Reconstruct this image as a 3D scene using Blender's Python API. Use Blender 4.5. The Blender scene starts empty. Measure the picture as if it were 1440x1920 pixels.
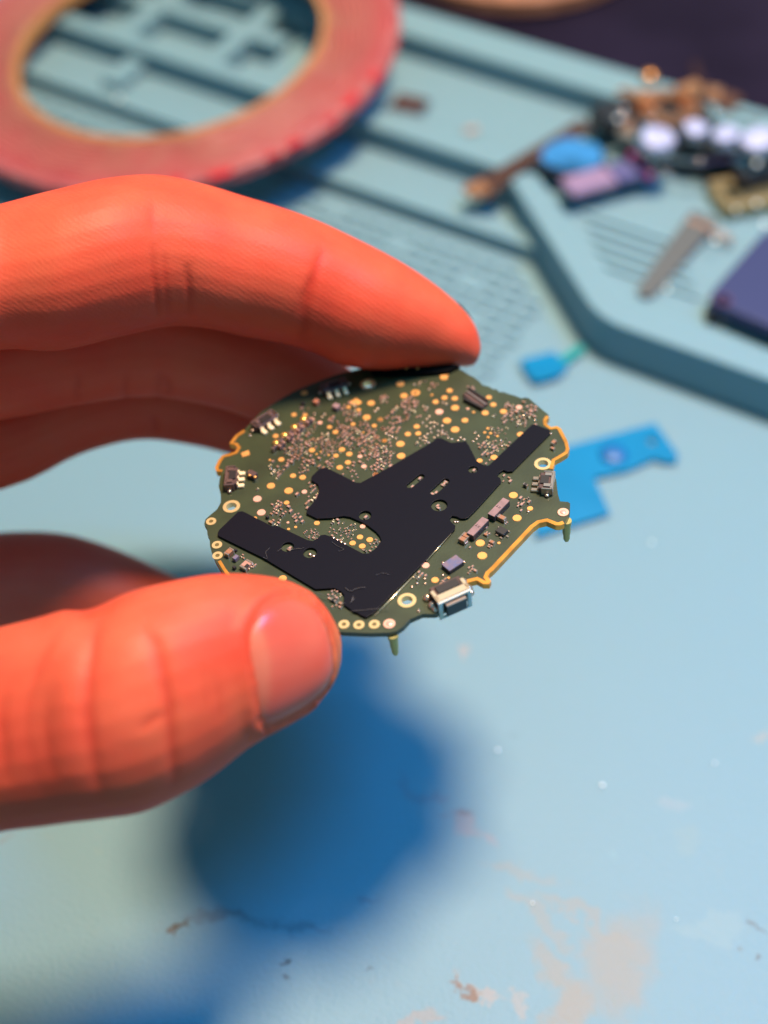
import bpy, bmesh, math, random
import numpy as np
from mathutils import Vector, Matrix
from mathutils.bvhtree import BVHTree
random.seed(7); rng = np.random.default_rng(7)
S = bpy.context.scene
COL = S.collection
# ------------------------------------------------------------------ units: 1 unit = 1 cm
S.unit_settings.system = 'METRIC'; S.unit_settings.scale_length = 0.01
# ------------------------------------------------------------------ camera
F = 2600.0; PITCH = math.radians(49.5); K = .84; CAMH = 18.7 * K   # K: size of the bench things per unit below
FW = Vector((0, math.cos(PITCH), -math.sin(PITCH))); UP = Vector((0, math.sin(PITCH), math.cos(PITCH))); RT = Vector((1, 0, 0))
CAM = Vector((0, 0, CAMH))
cd = bpy.data.cameras.new('camera'); cam = bpy.data.objects.new('camera', cd); COL.objects.link(cam)
cam.location = CAM; cam.rotation_euler = (math.radians(90) - PITCH, 0, 0)
cd.sensor_fit = 'VERTICAL'; cd.sensor_height = 36; cd.lens = 36 * F / 1920
cd.clip_start = 0.5; cd.clip_end = 500
cd.dof.use_dof = True; cd.dof.focus_distance = 14.2; cd.dof.aperture_fstop = cd.lens * 1e-3 / 0.43
S.camera = cam
S.render.resolution_x = 768; S.render.resolution_y = 1024
# ------------------------------------------------------------------ light: dim bluish room, warm bench lamp overhead, cooler lamp to the right
W = bpy.data.worlds.new('World'); S.world = W; W.use_nodes = True
bg = W.node_tree.nodes['Background']; bg.inputs[0].default_value = (0.10, 0.385, 0.53, 1); bg.inputs[1].default_value = 0.8
def lamp(name, loc, target, size, power, col):
    l = bpy.data.lights.new(name, 'AREA'); l.shape = 'DISK'; l.size = size; l.energy = power; l.color = col
    o = bpy.data.objects.new(name, l); COL.objects.link(o); o.location = loc
    o.rotation_euler = (Vector(target) - Vector(loc)).to_track_quat('-Z', 'Y').to_euler(); return o
lamp('bench_lamp', (9, 21, 50), (3, 4, 0), 11, 57500, (1.0, 0.765, 0.50))
cool = lamp('cool_lamp', (19, 15, 36), (6, 3, 0), 10, 3500, (0.03, 0.36, 1.0)); cool.data.spread = math.radians(90)
S.view_settings.view_transform = 'Standard'; S.view_settings.look = 'None'; S.view_settings.exposure = 0; S.view_settings.gamma = 1

def ray(x, y): return FW + RT * ((x - 720) / F) + UP * ((960 - y) / F)
def at(x, y, d): return CAM + ray(x, y) * d
def gz(x, y, z=0):
    r = ray(x, y); return CAM + r * ((z * K - CAMH) / r.z)
# ------------------------------------------------------------------ materials
MATS = {}
def mat(name, col, rough=.5, metal=0, spec=.5, noise=0, nscale=2, bump=0, bscale=20, sss=0, coat=0, trans=0, alpha=1, col2=None):
    if name in MATS: return MATS[name]
    m = bpy.data.materials.new(name); m.use_nodes = True; nt = m.node_tree; p = nt.nodes['Principled BSDF']
    p.inputs['Base Color'].default_value = (*col, 1); p.inputs['Roughness'].default_value = rough
    p.inputs['Metallic'].default_value = metal; p.inputs['Specular IOR Level'].default_value = spec
    p.inputs['Coat Weight'].default_value = coat; p.inputs['Transmission Weight'].default_value = trans
    p.inputs['Alpha'].default_value = alpha
    if sss:
        p.inputs['Subsurface Weight'].default_value = sss; p.inputs['Subsurface Radius'].default_value = (1, .25, .12); p.inputs['Subsurface Scale'].default_value = .3
    tc = nt.nodes.new('ShaderNodeTexCoord')
    if noise:
        n = nt.nodes.new('ShaderNodeTexNoise'); n.inputs['Scale'].default_value = nscale; n.inputs['Detail'].default_value = 5
        nt.links.new(tc.outputs['Object'], n.inputs['Vector'])
        mx = nt.nodes.new('ShaderNodeMix'); mx.data_type = 'RGBA'
        c2 = col2 or tuple(max(0, c * (1 - noise)) for c in col)
        mx.inputs[6].default_value = (*[min(1, c * (1 + noise * .4)) for c in col], 1); mx.inputs[7].default_value = (*c2, 1)
        cr = nt.nodes.new('ShaderNodeMapRange'); cr.inputs[1].default_value = .35; cr.inputs[2].default_value = .68
        nt.links.new(n.outputs[0], cr.inputs[0]); nt.links.new(cr.outputs[0], mx.inputs[0]); nt.links.new(mx.outputs[2], p.inputs['Base Color'])
    if bump:
        b = nt.nodes.new('ShaderNodeTexNoise'); b.inputs['Scale'].default_value = bscale; b.inputs['Detail'].default_value = 4
        nt.links.new(tc.outputs['Object'], b.inputs['Vector'])
        bn = nt.nodes.new('ShaderNodeBump'); bn.inputs['Strength'].default_value = 1; bn.inputs['Distance'].default_value = bump
        nt.links.new(b.outputs[0], bn.inputs['Height']); nt.links.new(bn.outputs[0], p.inputs['Normal'])
    MATS[name] = m; return m

# ------------------------------------------------------------------ object helpers
def link(name, me, parent=None, mats=()):
    o = bpy.data.objects.new(name, me); COL.objects.link(o)
    for m in mats: me.materials.append(m)
    if parent: o.parent = parent
    return o
def tag(o, label=None, cat=None, group=None, kind=None):
    if label: o['label'] = label
    if cat: o['category'] = cat
    if group: o['group'] = group
    if kind: o['kind'] = kind
    return o
def empty(name, M=None, loc=None):
    o = bpy.data.objects.new(name, None); COL.objects.link(o); o.empty_display_size = .5
    if M is not None: o.matrix_world = M
    if loc is not None: o.location = loc
    return o
def bm_obj(name, bm, mats, parent=None, smooth=False):
    me = bpy.data.meshes.new(name); bm.normal_update(); bm.to_mesh(me); bm.free()
    if smooth:
        for f in me.polygons: f.use_smooth = True
    return link(name, me, parent, mats if isinstance(mats, (list, tuple)) else [mats])
def add_box(bm, c, size, rot=0, bev=0, mi=0, M=None):
    """c = centre, size = full size, rot about z"""
    mt = Matrix.Translation(c) @ Matrix.Rotation(rot, 4, 'Z') @ Matrix.Diagonal((*size, 1))
    if M is not None: mt = M @ mt
    r = bmesh.ops.create_cube(bm, size=1, matrix=mt)
    fs = {f for v in r['verts'] for f in v.link_faces}
    if bev:
        es = list({e for v in r['verts'] for e in v.link_edges})
        rb = bmesh.ops.bevel(bm, geom=es, offset=bev, segments=1, affect='EDGES', profile=.5)
        fs = {f for f in fs if f.is_valid} | set(rb['faces'])
    for f in fs: f.material_index = mi
def add_cyl(bm, c, r, h, n=20, mi=0, r2=None, M=None):
    mt = Matrix.Translation((c[0], c[1], c[2] + h / 2))
    if M is not None: mt = M @ mt
    q = bmesh.ops.create_cone(bm, cap_ends=True, segments=n, radius1=r, radius2=r if r2 is None else r2, depth=h, matrix=mt)
    for f in {f for v in q['verts'] for f in v.link_faces}: f.material_index = mi
def add_ball(bm, c, r, squash=1, mi=0, sub=1, M=None):
    mt = Matrix.Translation(c) @ Matrix.Diagonal((r, r, r * squash, 1))
    if M is not None: mt = M @ mt
    q = bmesh.ops.create_icosphere(bm, subdivisions=sub, radius=1, matrix=mt)
    for f in {f for v in q['verts'] for f in v.link_faces}: f.material_index = mi; f.smooth = True
def chaikin(p, n=1, closed=True):
    for _ in range(n):
        q = []; L = len(p)
        rg = range(L) if closed else range(L - 1)
        if not closed: q.append(p[0])
        for i in rg:
            a, b = p[i], p[(i + 1) % L]
            q.append((a[0] * .8 + b[0] * .2, a[1] * .8 + b[1] * .2)); q.append((a[0] * .2 + b[0] * .8, a[1] * .2 + b[1] * .8))
        if not closed: q.append(p[-1])
        p = q
    return p
def plate(name, loops, z0, z1, m, parent=None, bev=0, smooth=False):
    """2-D outline with holes, extruded z0..z1 (real thickness)"""
    cu = bpy.data.curves.new(name, 'CURVE'); cu.dimensions = '2D'; cu.fill_mode = 'BOTH'
    cu.extrude = (z1 - z0) / 2 - bev; cu.bevel_depth = bev; cu.bevel_resolution = 2
    if bev: cu.offset = -bev
    for lp in loops:
        s = cu.splines.new('POLY'); s.points.add(len(lp) - 1); s.use_cyclic_u = True
        for i, p in enumerate(lp): s.points[i].co = (p[0], p[1], 0, 1)
    t = bpy.data.objects.new('tmp', cu); COL.objects.link(t); bpy.context.view_layer.update()
    me = bpy.data.meshes.new_from_object(t.evaluated_get(bpy.context.evaluated_depsgraph_get()))
    bpy.data.objects.remove(t); me.name = name
    me.transform(Matrix.Translation((0, 0, (z0 + z1) / 2)))
    me.materials.clear()
    for f in me.polygons: f.use_smooth = smooth; f.material_index = 0
    return link(name, me, parent, [m])
def circ(c, r, n=24, ry=None, a=0):
    ry = ry or r
    return [(c[0] + r * math.cos(t) * math.cos(a) - ry * math.sin(t) * math.sin(a), c[1] + r * math.cos(t) * math.sin(a) + ry * math.sin(t) * math.cos(a)) for t in [2 * math.pi * i / n for i in range(n)]]
def tube(bm, pts, r, n=6, mi=0, closed=False):
    pts = [Vector(p) for p in pts]; rings = []; L = len(pts)
    for i, p in enumerate(pts):
        t = (pts[min(i + 1, L - 1)] - pts[max(i - 1, 0)]).normalized()
        a = t.cross(Vector((0, 0, 1)));
        if a.length < 1e-4: a = Vector((1, 0, 0))
        a.normalize(); b = t.cross(a)
        rr = r[i] if isinstance(r, (list, tuple)) else r
        rings.append([bm.verts.new(p + a * rr * math.cos(k * 2 * math.pi / n) + b * rr * math.sin(k * 2 * math.pi / n)) for k in range(n)])
    for i in range(L - 1):
        for k in range(n):
            f = bm.faces.new((rings[i][k], rings[i][(k + 1) % n], rings[i + 1][(k + 1) % n], rings[i + 1][k])); f.material_index = mi; f.smooth = True
    for rg in (rings[0][::-1], rings[-1]):
        f = bm.faces.new(rg); f.material_index = mi
def ring_mesh(name, prof, m, parent=None, n=64, M=None):
    """closed lathe profile [(r,z)..]"""
    bm = bmesh.new(); rr = []
    for i in range(n):
        a = 2 * math.pi * i / n; rr.append([bm.verts.new((r * math.cos(a), r * math.sin(a), z)) for r, z in prof])
    k = len(prof)
    for i in range(n):
        for j in range(k):
            bm.faces.new((rr[i][j], rr[(i + 1) % n][j], rr[(i + 1) % n][(j + 1) % k], rr[i][(j + 1) % k]))
    bmesh.ops.recalc_face_normals(bm, faces=bm.faces[:])
    if M is not None: bm.transform(M)
    return bm_obj(name, bm, m, parent)

# ================================================================== SETTING: bench and mat
desk_m = mat('bench_dark', (.016, .012, .030), .8, spec=.04, noise=.4, nscale=.3)
bm = bmesh.new(); add_box(bm, (0, 20, -1.6), (260, 200, 2)); tag(bm_obj('bench_top', bm, desk_m), kind='structure', label='dark bench top behind the mat')

# silicone of the mat, with the stains it has
def silicone():
    m = mat('silicone_blue', (.19, .31, .38), .5, spec=.25, bump=.009, bscale=14)
    nt = m.node_tree; p = nt.nodes['Principled BSDF']; L = nt.links
    p.inputs['Subsurface Weight'].default_value = .35; p.inputs['Subsurface Radius'].default_value = (.35, 1, .9); p.inputs['Subsurface Scale'].default_value = .35
    geo = nt.nodes.new('ShaderNodeNewGeometry')
    base = nt.nodes.new('ShaderNodeTexNoise'); base.inputs['Scale'].default_value = .35; base.inputs['Detail'].default_value = 3; L.new(geo.outputs['Position'], base.inputs['Vector'])
    mx = nt.nodes.new('ShaderNodeMix'); mx.data_type = 'RGBA'; mx.inputs[6].default_value = (.166, .274, .322, 1); mx.inputs[7].default_value = (.160, .271, .334, 1); L.new(base.outputs[0], mx.inputs[0])
    cur = mx.outputs[2]
    wn = nt.nodes.new('ShaderNodeTexNoise'); wn.inputs['Scale'].default_value = 1.6; wn.inputs['Detail'].default_value = 6; wn.inputs['Roughness'].default_value = .65; L.new(geo.outputs['Position'], wn.inputs['Vector'])
    wsub = nt.nodes.new('ShaderNodeVectorMath'); wsub.operation = 'SUBTRACT'; L.new(wn.outputs['Color'], wsub.inputs[0]); wsub.inputs[1].default_value = (.5, .5, .5)
    wsc = nt.nodes.new('ShaderNodeVectorMath'); wsc.operation = 'SCALE'; L.new(wsub.outputs[0], wsc.inputs[0]); wsc.inputs['Scale'].default_value = 1.1
    wad = nt.nodes.new('ShaderNodeVectorMath'); wad.operation = 'ADD'; L.new(geo.outputs['Position'], wad.inputs[0]); L.new(wsc.outputs[0], wad.inputs[1])
    def stain(x, y, rx, ry, ang, col, strength, soft=.35):
        nonlocal cur
        c = gz(x, y)
        mp = nt.nodes.new('ShaderNodeMapping'); mp.vector_type = 'TEXTURE'
        mp.inputs['Location'].default_value = (c.x, c.y, 0); mp.inputs['Rotation'].default_value = (0, 0, math.radians(ang)); mp.inputs['Scale'].default_value = (rx * K, ry * K, 1)
        L.new(wad.outputs[0], mp.inputs[0])
        ln = nt.nodes.new('ShaderNodeVectorMath'); ln.operation = 'LENGTH'; 
        z0 = nt.nodes.new('ShaderNodeVectorMath'); z0.operation = 'MULTIPLY'; z0.inputs[1].default_value = (1, 1, 0); L.new(mp.outputs[0], z0.inputs[0]); L.new(z0.outputs[0], ln.inputs[0])
        mr = nt.nodes.new('ShaderNodeMapRange'); mr.interpolation_type = 'SMOOTHSTEP'; mr.inputs[1].default_value = 1 - soft; mr.inputs[2].default_value = 1 + soft; mr.inputs[3].default_value = strength; mr.inputs[4].default_value = 0
        L.new(ln.outputs['Value'], mr.inputs[0])
        q = nt.nodes.new('ShaderNodeMix'); q.data_type = 'RGBA'; q.inputs[7].default_value = (*col, 1); L.new(mr.outputs[0], q.inputs[0]); L.new(cur, q.inputs[6]); cur = q.outputs[2]
    peach = (.25, .245, .232)
    for a in [(1165, 1800, .75, .42, 70, peach, .85, .6), (1100, 1730, .75, .10, -25, peach, .6), (1020, 1735, .55, .13, -40, peach, .55), (1030, 1810, .42, .16, -55, peach, .75, .6), (1070, 1880, .28, .42, -10, peach, .95, .55),
              (975, 1635, .5, .10, -20, peach, .45), (880, 1560, .35, .12, -35, (.30, .24, .26), .55), (860, 1540, .16, .1, 0, (.16, .12, .14), .6), (790, 1480, .35, .08, -30, (.2,.2,.24), .5),
              (340, 1745, .20, .06, 35, (.10, .07, .05), .85, .6), (440, 1715, .55, .10, 5, (.12, .13, .15), .6, .7), (560, 1725, .4, .07, -5, (.11, .13, .16), .5, .7), (312, 1760, .09, .09, 0, (.12, .07, .04), .8),
              (900, 1862, .28, .07, -10, (.34, .27, .24), .6), (870, 1862, .13, .06, 0, (.18, .10, .07), .85), (970, 1890, .12, .2, 20, (.34, .28, .25), .5), (790, 1915, .3, .1, 20, (.31,.23,.2), .5),
              (1425, 1378, .25, .04, -20, (.3,.28,.26), .6), (870, 1217, .06, .12, 0, (.34, .27, .24), .6), (1270, 1510, .2, .1, 0, (.24,.29,.33), .5), (1290, 1580, .2, .2, 0, (.19,.28,.31), .5),
              (1330, 1730, .5, .2, 0, (.21,.3,.33), .5), (530, 1805, .06, .07, 0, (.04, .06, .08), .9), (545, 1850, .1, .05, 0, (.08, .1, .12), .7), (692, 1801, .05, .03, 0, (.08, .1, .12), .7), (680, 1680, .2, .06, 10, (.14, .15, .2), .5),
              (1425, 1740, .08, .04, -30, (.12, .15, .17), .9), (1408, 1800, .1, .035, -40, (.12, .15, .17), .9), (1372, 1766, .03, .03, 0, (.15, .18, .2), .8), (960, 1365, .08, .05, 0, (.14,.24,.29), .6), (1157, 1601, .06, .04, 0, (.18, .3, .35), .7),
              (200, 1603, .07, .03, 10, (.2, .28, .28), .5), (10, 1570, .05, .05, 0, (.18, .2, .2), .7), (170, 1802, .06, .03, 0, (.18, .25, .26), .5)]:
        stain(*a)
    # fine dust and grime
    v = nt.nodes.new('ShaderNodeTexNoise'); v.inputs['Scale'].default_value = 2.5; v.inputs['Detail'].default_value = 8; v.inputs['Roughness'].default_value = .7; L.new(geo.outputs['Position'], v.inputs['Vector'])
    mr = nt.nodes.new('ShaderNodeMapRange'); mr.inputs[1].default_value = .60; mr.inputs[2].default_value = .78; mr.inputs[3].default_value = 0; mr.inputs[4].default_value = .35; L.new(v.outputs[0], mr.inputs[0])
    q = nt.nodes.new('ShaderNodeMix'); q.data_type = 'RGBA'; q.inputs[7].default_value = (.22, .25, .24, 1); L.new(mr.outputs[0], q.inputs[0]); L.new(cur, q.inputs[6])
    L.new(q.outputs[2], p.inputs['Base Color'])
    return m
SIL = silicone()
E1 = Vector((.870, -.492, 0)); E2 = Vector((.492, .870, 0))
MM = Matrix(((E1.x, E2.x, 0, 0), (E1.y, E2.y, 0, 0), (0, 0, 1, 0), (0, 0, 0, 1))) @ Matrix.Diagonal((K, K, K, 1))
rep = tag(empty('repair_mat', MM), 'large blue silicone repair mat with raised trays, covering the bench under the hand', 'mat')
def st(p): return (p.dot(E1), p.dot(E2))
def rect(s0, s1, t0, t1): return [(s0, t0), (s1, t0), (s1, t1), (s0, t1)]
plate('mat_base', [rect(-42, 22, -14, 27.35)], -.6, 0, SIL, rep, .05)
plate('raised_step', [rect(-42, -7.6, 21.6, 26.2)], 0.004, .28, SIL, rep, .04)
plate('low_rim', [rect(-42, -8.4, 21.42, 21.85)], .002, .38, SIL, rep, .03)
plate('long_ridge', [rect(-42, -9.4, 22.95, 23.45)], .003, .87, SIL, rep, .06)
plate('trough_floor', [rect(-16.8, 21.85, 23.44, 26.2)], .283, .62, SIL, rep)
plate('long_ridge', [rect(-16.6, 21.9, 26.15, 27.25)], .31, 1.22, SIL, rep, .07)
plate('long_ridge', [rect(-42, -16.64, 26.15, 27.25)], .312, .9, SIL, rep, .07)
for s in (-17.95, -20.5, -23.2, -26):
    plate('divider', [rect(s - .25, s + .25, 23.46, 26.13)], .279, .84, SIL, rep, .05)
plate('divider', [rect(-42, -16.9, 24.75, 25.25)], .2785, .82, SIL, rep, .05)
plate('divider', [rect(-20.0, -19.5, 21.87, 22.93)], .279, .6, SIL, rep, .04)
# pentagonal tray
out = [(-10.1, 22.94), (-6.3, 19.45), (21.8, 19.45)]; inn = [(21.8, 20.2), (-5.95, 20.2), (-9.25, 22.98)]
plate('tray_floor', [chaikin([(-9.6, 22.9), (-6.2, 19.6), (21.7, 19.6), (21.7, 25), (-9.6, 25)], 0)], .004, .63, SIL, rep)
def rnd(p, i, r):
    a, b, c = Vector(p[i - 1]), Vector(p[i]), Vector(p[i + 1]); u = (a - b).normalized(); w = (c - b).normalized()
    q = []
    for k in range(7):
        f = k / 6; q.append(tuple(((b + u * r) * (1 - f) + b * f) * (1 - f) + (b * (1 - f) + (b + w * r) * f) * f))
    return q
plate('tray_wall', [[out[0]] + rnd(out, 1, .55) + [out[2], inn[0]] + rnd(inn, 1, .45) + [inn[2]]], .002, .98, SIL, rep, .06)
rib = plate('rib', [rect(-8.0, -5.9, -.09, .09)], .632, .71, SIL, rep, .02)
rib.location.y = 22.7
for k in range(1, 5):
    c = rib.copy(); COL.objects.link(c); c.parent = rep; c.location.y = 22.7 - k * .34; c.location.x = k * .25
# moulded ruler grid below the steps
pad0 = plate('grid_pad', [rect(-.17, .17, -.11, .11)], .003, .075, SIL, rep, .012); first = True
for j in range(11):
    for i in range(34):
        s = -23.5 + i * .47 + (0 if j % 3 else .1); t = 21.0 - j * .33
        if (i * 7 + j * 5) % 11 == 0: continue
        if s > -10.3 + (22.94 - t) * .97: continue
        o = pad0 if first else pad0.copy()
        if not first: COL.objects.link(o); o.parent = rep
        first = False; o.location = (s, t, 0)

# ================================================================== tape roll
def frame(c, n, xhint=Vector((1, 0, 0))):
    n = n.normalized(); x = (xhint - n * xhint.dot(n)).normalized(); y = n.cross(x)
    return Matrix(((x.x, y.x, n.x, c.x), (x.y, y.y, n.y, c.y), (x.z, y.z, n.z, c.z), (0, 0, 0, 1)))
def tape_face():
    m = mat('tape_red', (.62, .11, .10), .5)
    nt = m.node_tree; p = nt.nodes['Principled BSDF']; L = nt.links; tc = nt.nodes.new('ShaderNodeTexCoord')
    ln = nt.nodes.new('ShaderNodeVectorMath'); ln.operation = 'LENGTH'; L.new(tc.outputs['Object'], ln.inputs[0])
    cr = nt.nodes.new('ShaderNodeValToRGB'); e = cr.color_ramp.elements
    mr = nt.nodes.new('ShaderNodeMapRange'); mr.inputs[1].default_value = 3.4; mr.inputs[2].default_value = 5.25
    no = nt.nodes.new('ShaderNodeTexNoise'); no.inputs['Scale'].default_value = .9; no.inputs['Detail'].default_value = 3; L.new(tc.outputs['Object'], no.inputs['Vector'])
    ad = nt.nodes.new('ShaderNodeMath'); ad.operation = 'MULTIPLY_ADD'; ad.inputs[1].default_value = .5; L.new(no.outputs[0], ad.inputs[0]); L.new(ln.outputs['Value'], ad.inputs[2])
    sb = nt.nodes.new('ShaderNodeMath'); sb.operation = 'SUBTRACT'; sb.inputs[1].default_value = .25; L.new(ad.outputs[0], sb.inputs[0]); L.new(sb.outputs[0], mr.inputs[0]); L.new(mr.outputs[0], cr.inputs[0])
    e[0].position = 0; e[0].color = (.36, .16, .08, 1); e[1].position = 1; e[1].color = (.46, .06, .065, 1)
    for ps, c in ((.1, (.40, .17, .10)), (.2, (.34, .10, .07)), (.6, (.40, .095, .08)), (.8, (.44, .07, .07)), (.88, (.45, .15, .15))):
        q = e.new(ps); q.color = (*c, 1)
    n2 = nt.nodes.new('ShaderNodeTexNoise'); n2.inputs['Scale'].default_value = 1.7; n2.inputs['Detail'].default_value = 7; n2.inputs['Roughness'].default_value = .7; L.new(tc.outputs['Object'], n2.inputs['Vector'])
    r2 = nt.nodes.new('ShaderNodeMapRange'); r2.inputs[1].default_value = .42; r2.inputs[2].default_value = .66; L.new(n2.outputs[0], r2.inputs[0])
    q2 = nt.nodes.new('ShaderNodeMix'); q2.data_type = 'RGBA'; q2.inputs[7].default_value = (.36, .03, .04, 1); s2 = nt.nodes.new('ShaderNodeMath'); s2.operation = 'MULTIPLY'; s2.inputs[1].default_value = .55; L.new(r2.outputs[0], s2.inputs[0]); L.new(s2.outputs[0], q2.inputs[0]); L.new(cr.outputs[0], q2.inputs[6])
    w2 = nt.nodes.new('ShaderNodeMath'); w2.operation = 'SINE'; w1 = nt.nodes.new('ShaderNodeMath'); w1.operation = 'MULTIPLY'; w1.inputs[1].default_value = 46; L.new(sb.outputs[0], w1.inputs[0]); L.new(w1.outputs[0], w2.inputs[0])
    bb = nt.nodes.new('ShaderNodeBump'); bb.inputs['Distance'].default_value = .02; L.new(w2.outputs[0], bb.inputs['Height']); L.new(bb.outputs[0], p.inputs['Normal'])
    L.new(q2.outputs[2], p.inputs['Base Color']); return m
rc = at(322, 92, 32.0 * K); rv = (rc - CAM).normalized(); md = (UP * math.cos(math.radians(15)) - RT * math.sin(math.radians(15))); md = (md - rv * md.dot(rv)).normalized()
TM = frame(rc, rv * -.53 + md * .848)
tr = tag(empty('tape_roll', TM @ Matrix.Diagonal((K * 1.032, K * 1.032, K, 1))), 'flat ring of red double sided tape leaning on the mat compartments', 'tape')
Ri, Ro = 3.42, 5.15
ring_mesh('tape_winding', [(Ri + .12, .0), (Ro, .0), (Ro, .21), (Ro - .02, .23), (Ri + .12, .23)], tape_face(), tr, 96)
ring_mesh('tape_core', [(Ri, -.02), (Ri + .115, -.02), (Ri + .115, .25), (Ri, .25)], mat('core_card', (.40, .19, .075), .8, spec=.1, noise=.2, nscale=3), tr, 96)
for k in range(9):     # torn, lifted bits of red liner round the outer winding
    a = math.radians(-100 + k * 9.5 + random.uniform(-2, 2)); wd = random.uniform(.25, .6)
    M = Matrix.Rotation(a, 4, 'Z') @ Matrix.Translation((Ro - .1 + random.uniform(-.12, .05), 0, .245)) @ Matrix.Rotation(random.uniform(-.25, .25), 4, 'Y')
    bm = bmesh.new(); add_box(bm, (0, 0, .0), (random.uniform(.15, .3), wd, .012), M=M); bm_obj('liner_scrap', bm, mat('liner_red', (.5, .015, .02), .35, coat=.2), tr)

# ================================================================== things behind
LATE = []
steel = mat('steel', (.62, .58, .6), .22, 1); copper_m = mat('copper_wire', (.75, .34, .18), .35, .8, noise=.3, nscale=3)
black_m = mat('black_plastic', (.018, .016, .02), .4, bump=.003, bscale=30)
copper_d = mat('copper_roll', (.62, .27, .16), .45, .25, noise=.35, nscale=2)
# copper roll at the very back
cc = gz(965, 34, -.7) + Vector((0, 3.15, 0)); cc.z = -.45; cr_ = tag(empty('copper_coil', Matrix.Translation(cc)), 'roll of brown copper winding at the top edge behind the mat', 'coil')
for k in range(7):
    r = 3.2 - k * .24; ring_mesh('winding_layer', [(r - .2, .0), (r, .0), (r, .3 + .03 * (k % 2)), (r - .06, .38 + .03 * (k % 2)), (r - .15, .38 + .03 * (k % 2)), (r - .2, .3)], copper_d, cr_, 72)
ring_mesh('coil_core', [(1.2, 0), (1.5, 0), (1.5, .5), (1.2, .5)], mat('coil_brown', (.2, .08, .05), .6), cr_, 48)
# dark cloth bunched behind the mat, back right
pc = mat('navy_cloth', (.030, .026, .095), .9, spec=.04, bump=.01, bscale=14, noise=.3, nscale=.8)
bm = bmesh.new(); nx, ny = 70, 44; vv = []
for i in range(nx + 1):
    row = []
    for j in range(ny + 1):
        x, y = -5.3 + 12 * i / nx, 28.1 + 9 * j / ny
        z = .35 + .28 * math.sin(x * 1.25 + y * .9) + .16 * math.sin(x * 2.3 - y * 1.1 + 1) + .08 * math.sin(x * 5 + y * 3.7) + min(1, j / 8) * .35
        if i in (0, nx) or j in (0, ny): z = -.45
        row.append(bm.verts.new(MM @ Vector((x + .15 * math.sin(y * 2), y + .1 * math.sin(x * 1.7), z))))
    vv.append(row)
for i in range(nx):
    for j in range(ny): bm.faces.new((vv[i][j], vv[i + 1][j], vv[i + 1][j + 1], vv[i][j + 1]))
bmesh.ops.recalc_face_normals(bm, faces=bm.faces[:]); bmesh.ops.solidify(bm, geom=bm.faces[:], thickness=.05)
tag(bm_obj('folded_cloth', bm, pc, None, True), 'dark navy cloth bunched behind the far rim of the mat, top right corner', 'cloth')

TF = .64   # tray floor height
def thing_at(name, x, y, z, deg, label, cat, group=None):
    p = gz(x, y, z); return tag(empty(name, Matrix.Translation(p) @ Matrix.Rotation(math.radians(deg), 4, 'Z') @ Matrix.Diagonal((K, K, K, 1))), label, cat, group)
# flex strip lying over the tray corner
pa, pb, pm = gz(893, 362, .8), gz(1100, 232, 1.1), gz(985, 300, 1.15)
f_ = tag(empty('flex_cable', Matrix.Translation(pa)), 'brown flex cable strip reaching out over the tray corner', 'cable')
def strip(name, pts, w, th, m, parent, org):
    bm = bmesh.new(); prev = None; pts = [Vector(p) - org for p in pts]
    for i, p in enumerate(pts):
        t = (pts[min(i + 1, len(pts) - 1)] - pts[max(i - 1, 0)]).normalized(); s = t.cross(Vector((0, 0, 1))).normalized(); n = s.cross(t)
        ww = w[i] if isinstance(w, (list, tuple)) else w
        q = [bm.verts.new(p + s * a * ww / 2 + n * b * th / 2) for a, b in ((-1, -1), (1, -1), (1, 1), (-1, 1))]
        if prev:
            for k in range(4): bm.faces.new((prev[k], prev[(k + 1) % 4], q[(k + 1) % 4], q[k]))
        else: bm.faces.new(q[::-1])
        prev = q
    bm.faces.new(prev); return bm_obj(name, bm, m, parent)
strip('cable_strip', [pa, pa.lerp(pm, .3), pa.lerp(pm, .6), pm, pm.lerp(pb, .5), pb], [.55, .5, .36, .3, .3, .34], .05, mat('flex_brown', (.06, .022, .014), .4), f_, pa)
bm = bmesh.new(); add_box(bm, (0.0, .02, .06), (.42, .34, .12), rot=.5, bev=.03); bm_obj('cable_plug', bm, mat('plug_copper', (.45, .2, .1), .3, .5), f_)
# pale blue glass
t = thing_at('camera_glass', 1072, 296, 1.1, -20, 'rounded sky blue glass lens beside the flex cable', 'lens')
gp = chaikin([(-.62, -.5), (.35, -.62), (.72, -.1), (.5, .55), (-.2, .62), (-.6, .25)], 2)
plate('glass_disc', [gp], 0, .1, mat('sky_glass', (.04, .20, .48), .15, coat=1, noise=.6, nscale=1.1, bump=.03, bscale=1.5), t, .02)
plate('glass_rim', [[(q[0] * 1.14, q[1] * 1.14) for q in gp]], -.12, -.004, black_m, t, .01)
# lavender slab with magenta strip
t = thing_at('battery_cell', 1130, 342, 1.0, 24, 'flat pink and lavender cell with a magenta strip, propped on the tray wall', 'battery')
bm = bmesh.new(); add_box(bm, (-.35, 0, .1), (1.1, .62, .2), bev=.05); bm_obj('cell_body', bm, mat('lavender', (.42, .26, .42), .22, .4), t)
bm = bmesh.new(); add_box(bm, (.52, .0, .1), (.6, .62, .18), bev=.03); bm_obj('cell_cap', bm, mat('dusk_blue', (.10, .09, .22), .3), t)
bm = bmesh.new(); add_box(bm, (.90, .0, .12), (.12, .85, .22), bev=.02); bm_obj('magenta_strip', bm, mat('magenta', (.65, .03, .22), .3), t)
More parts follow.
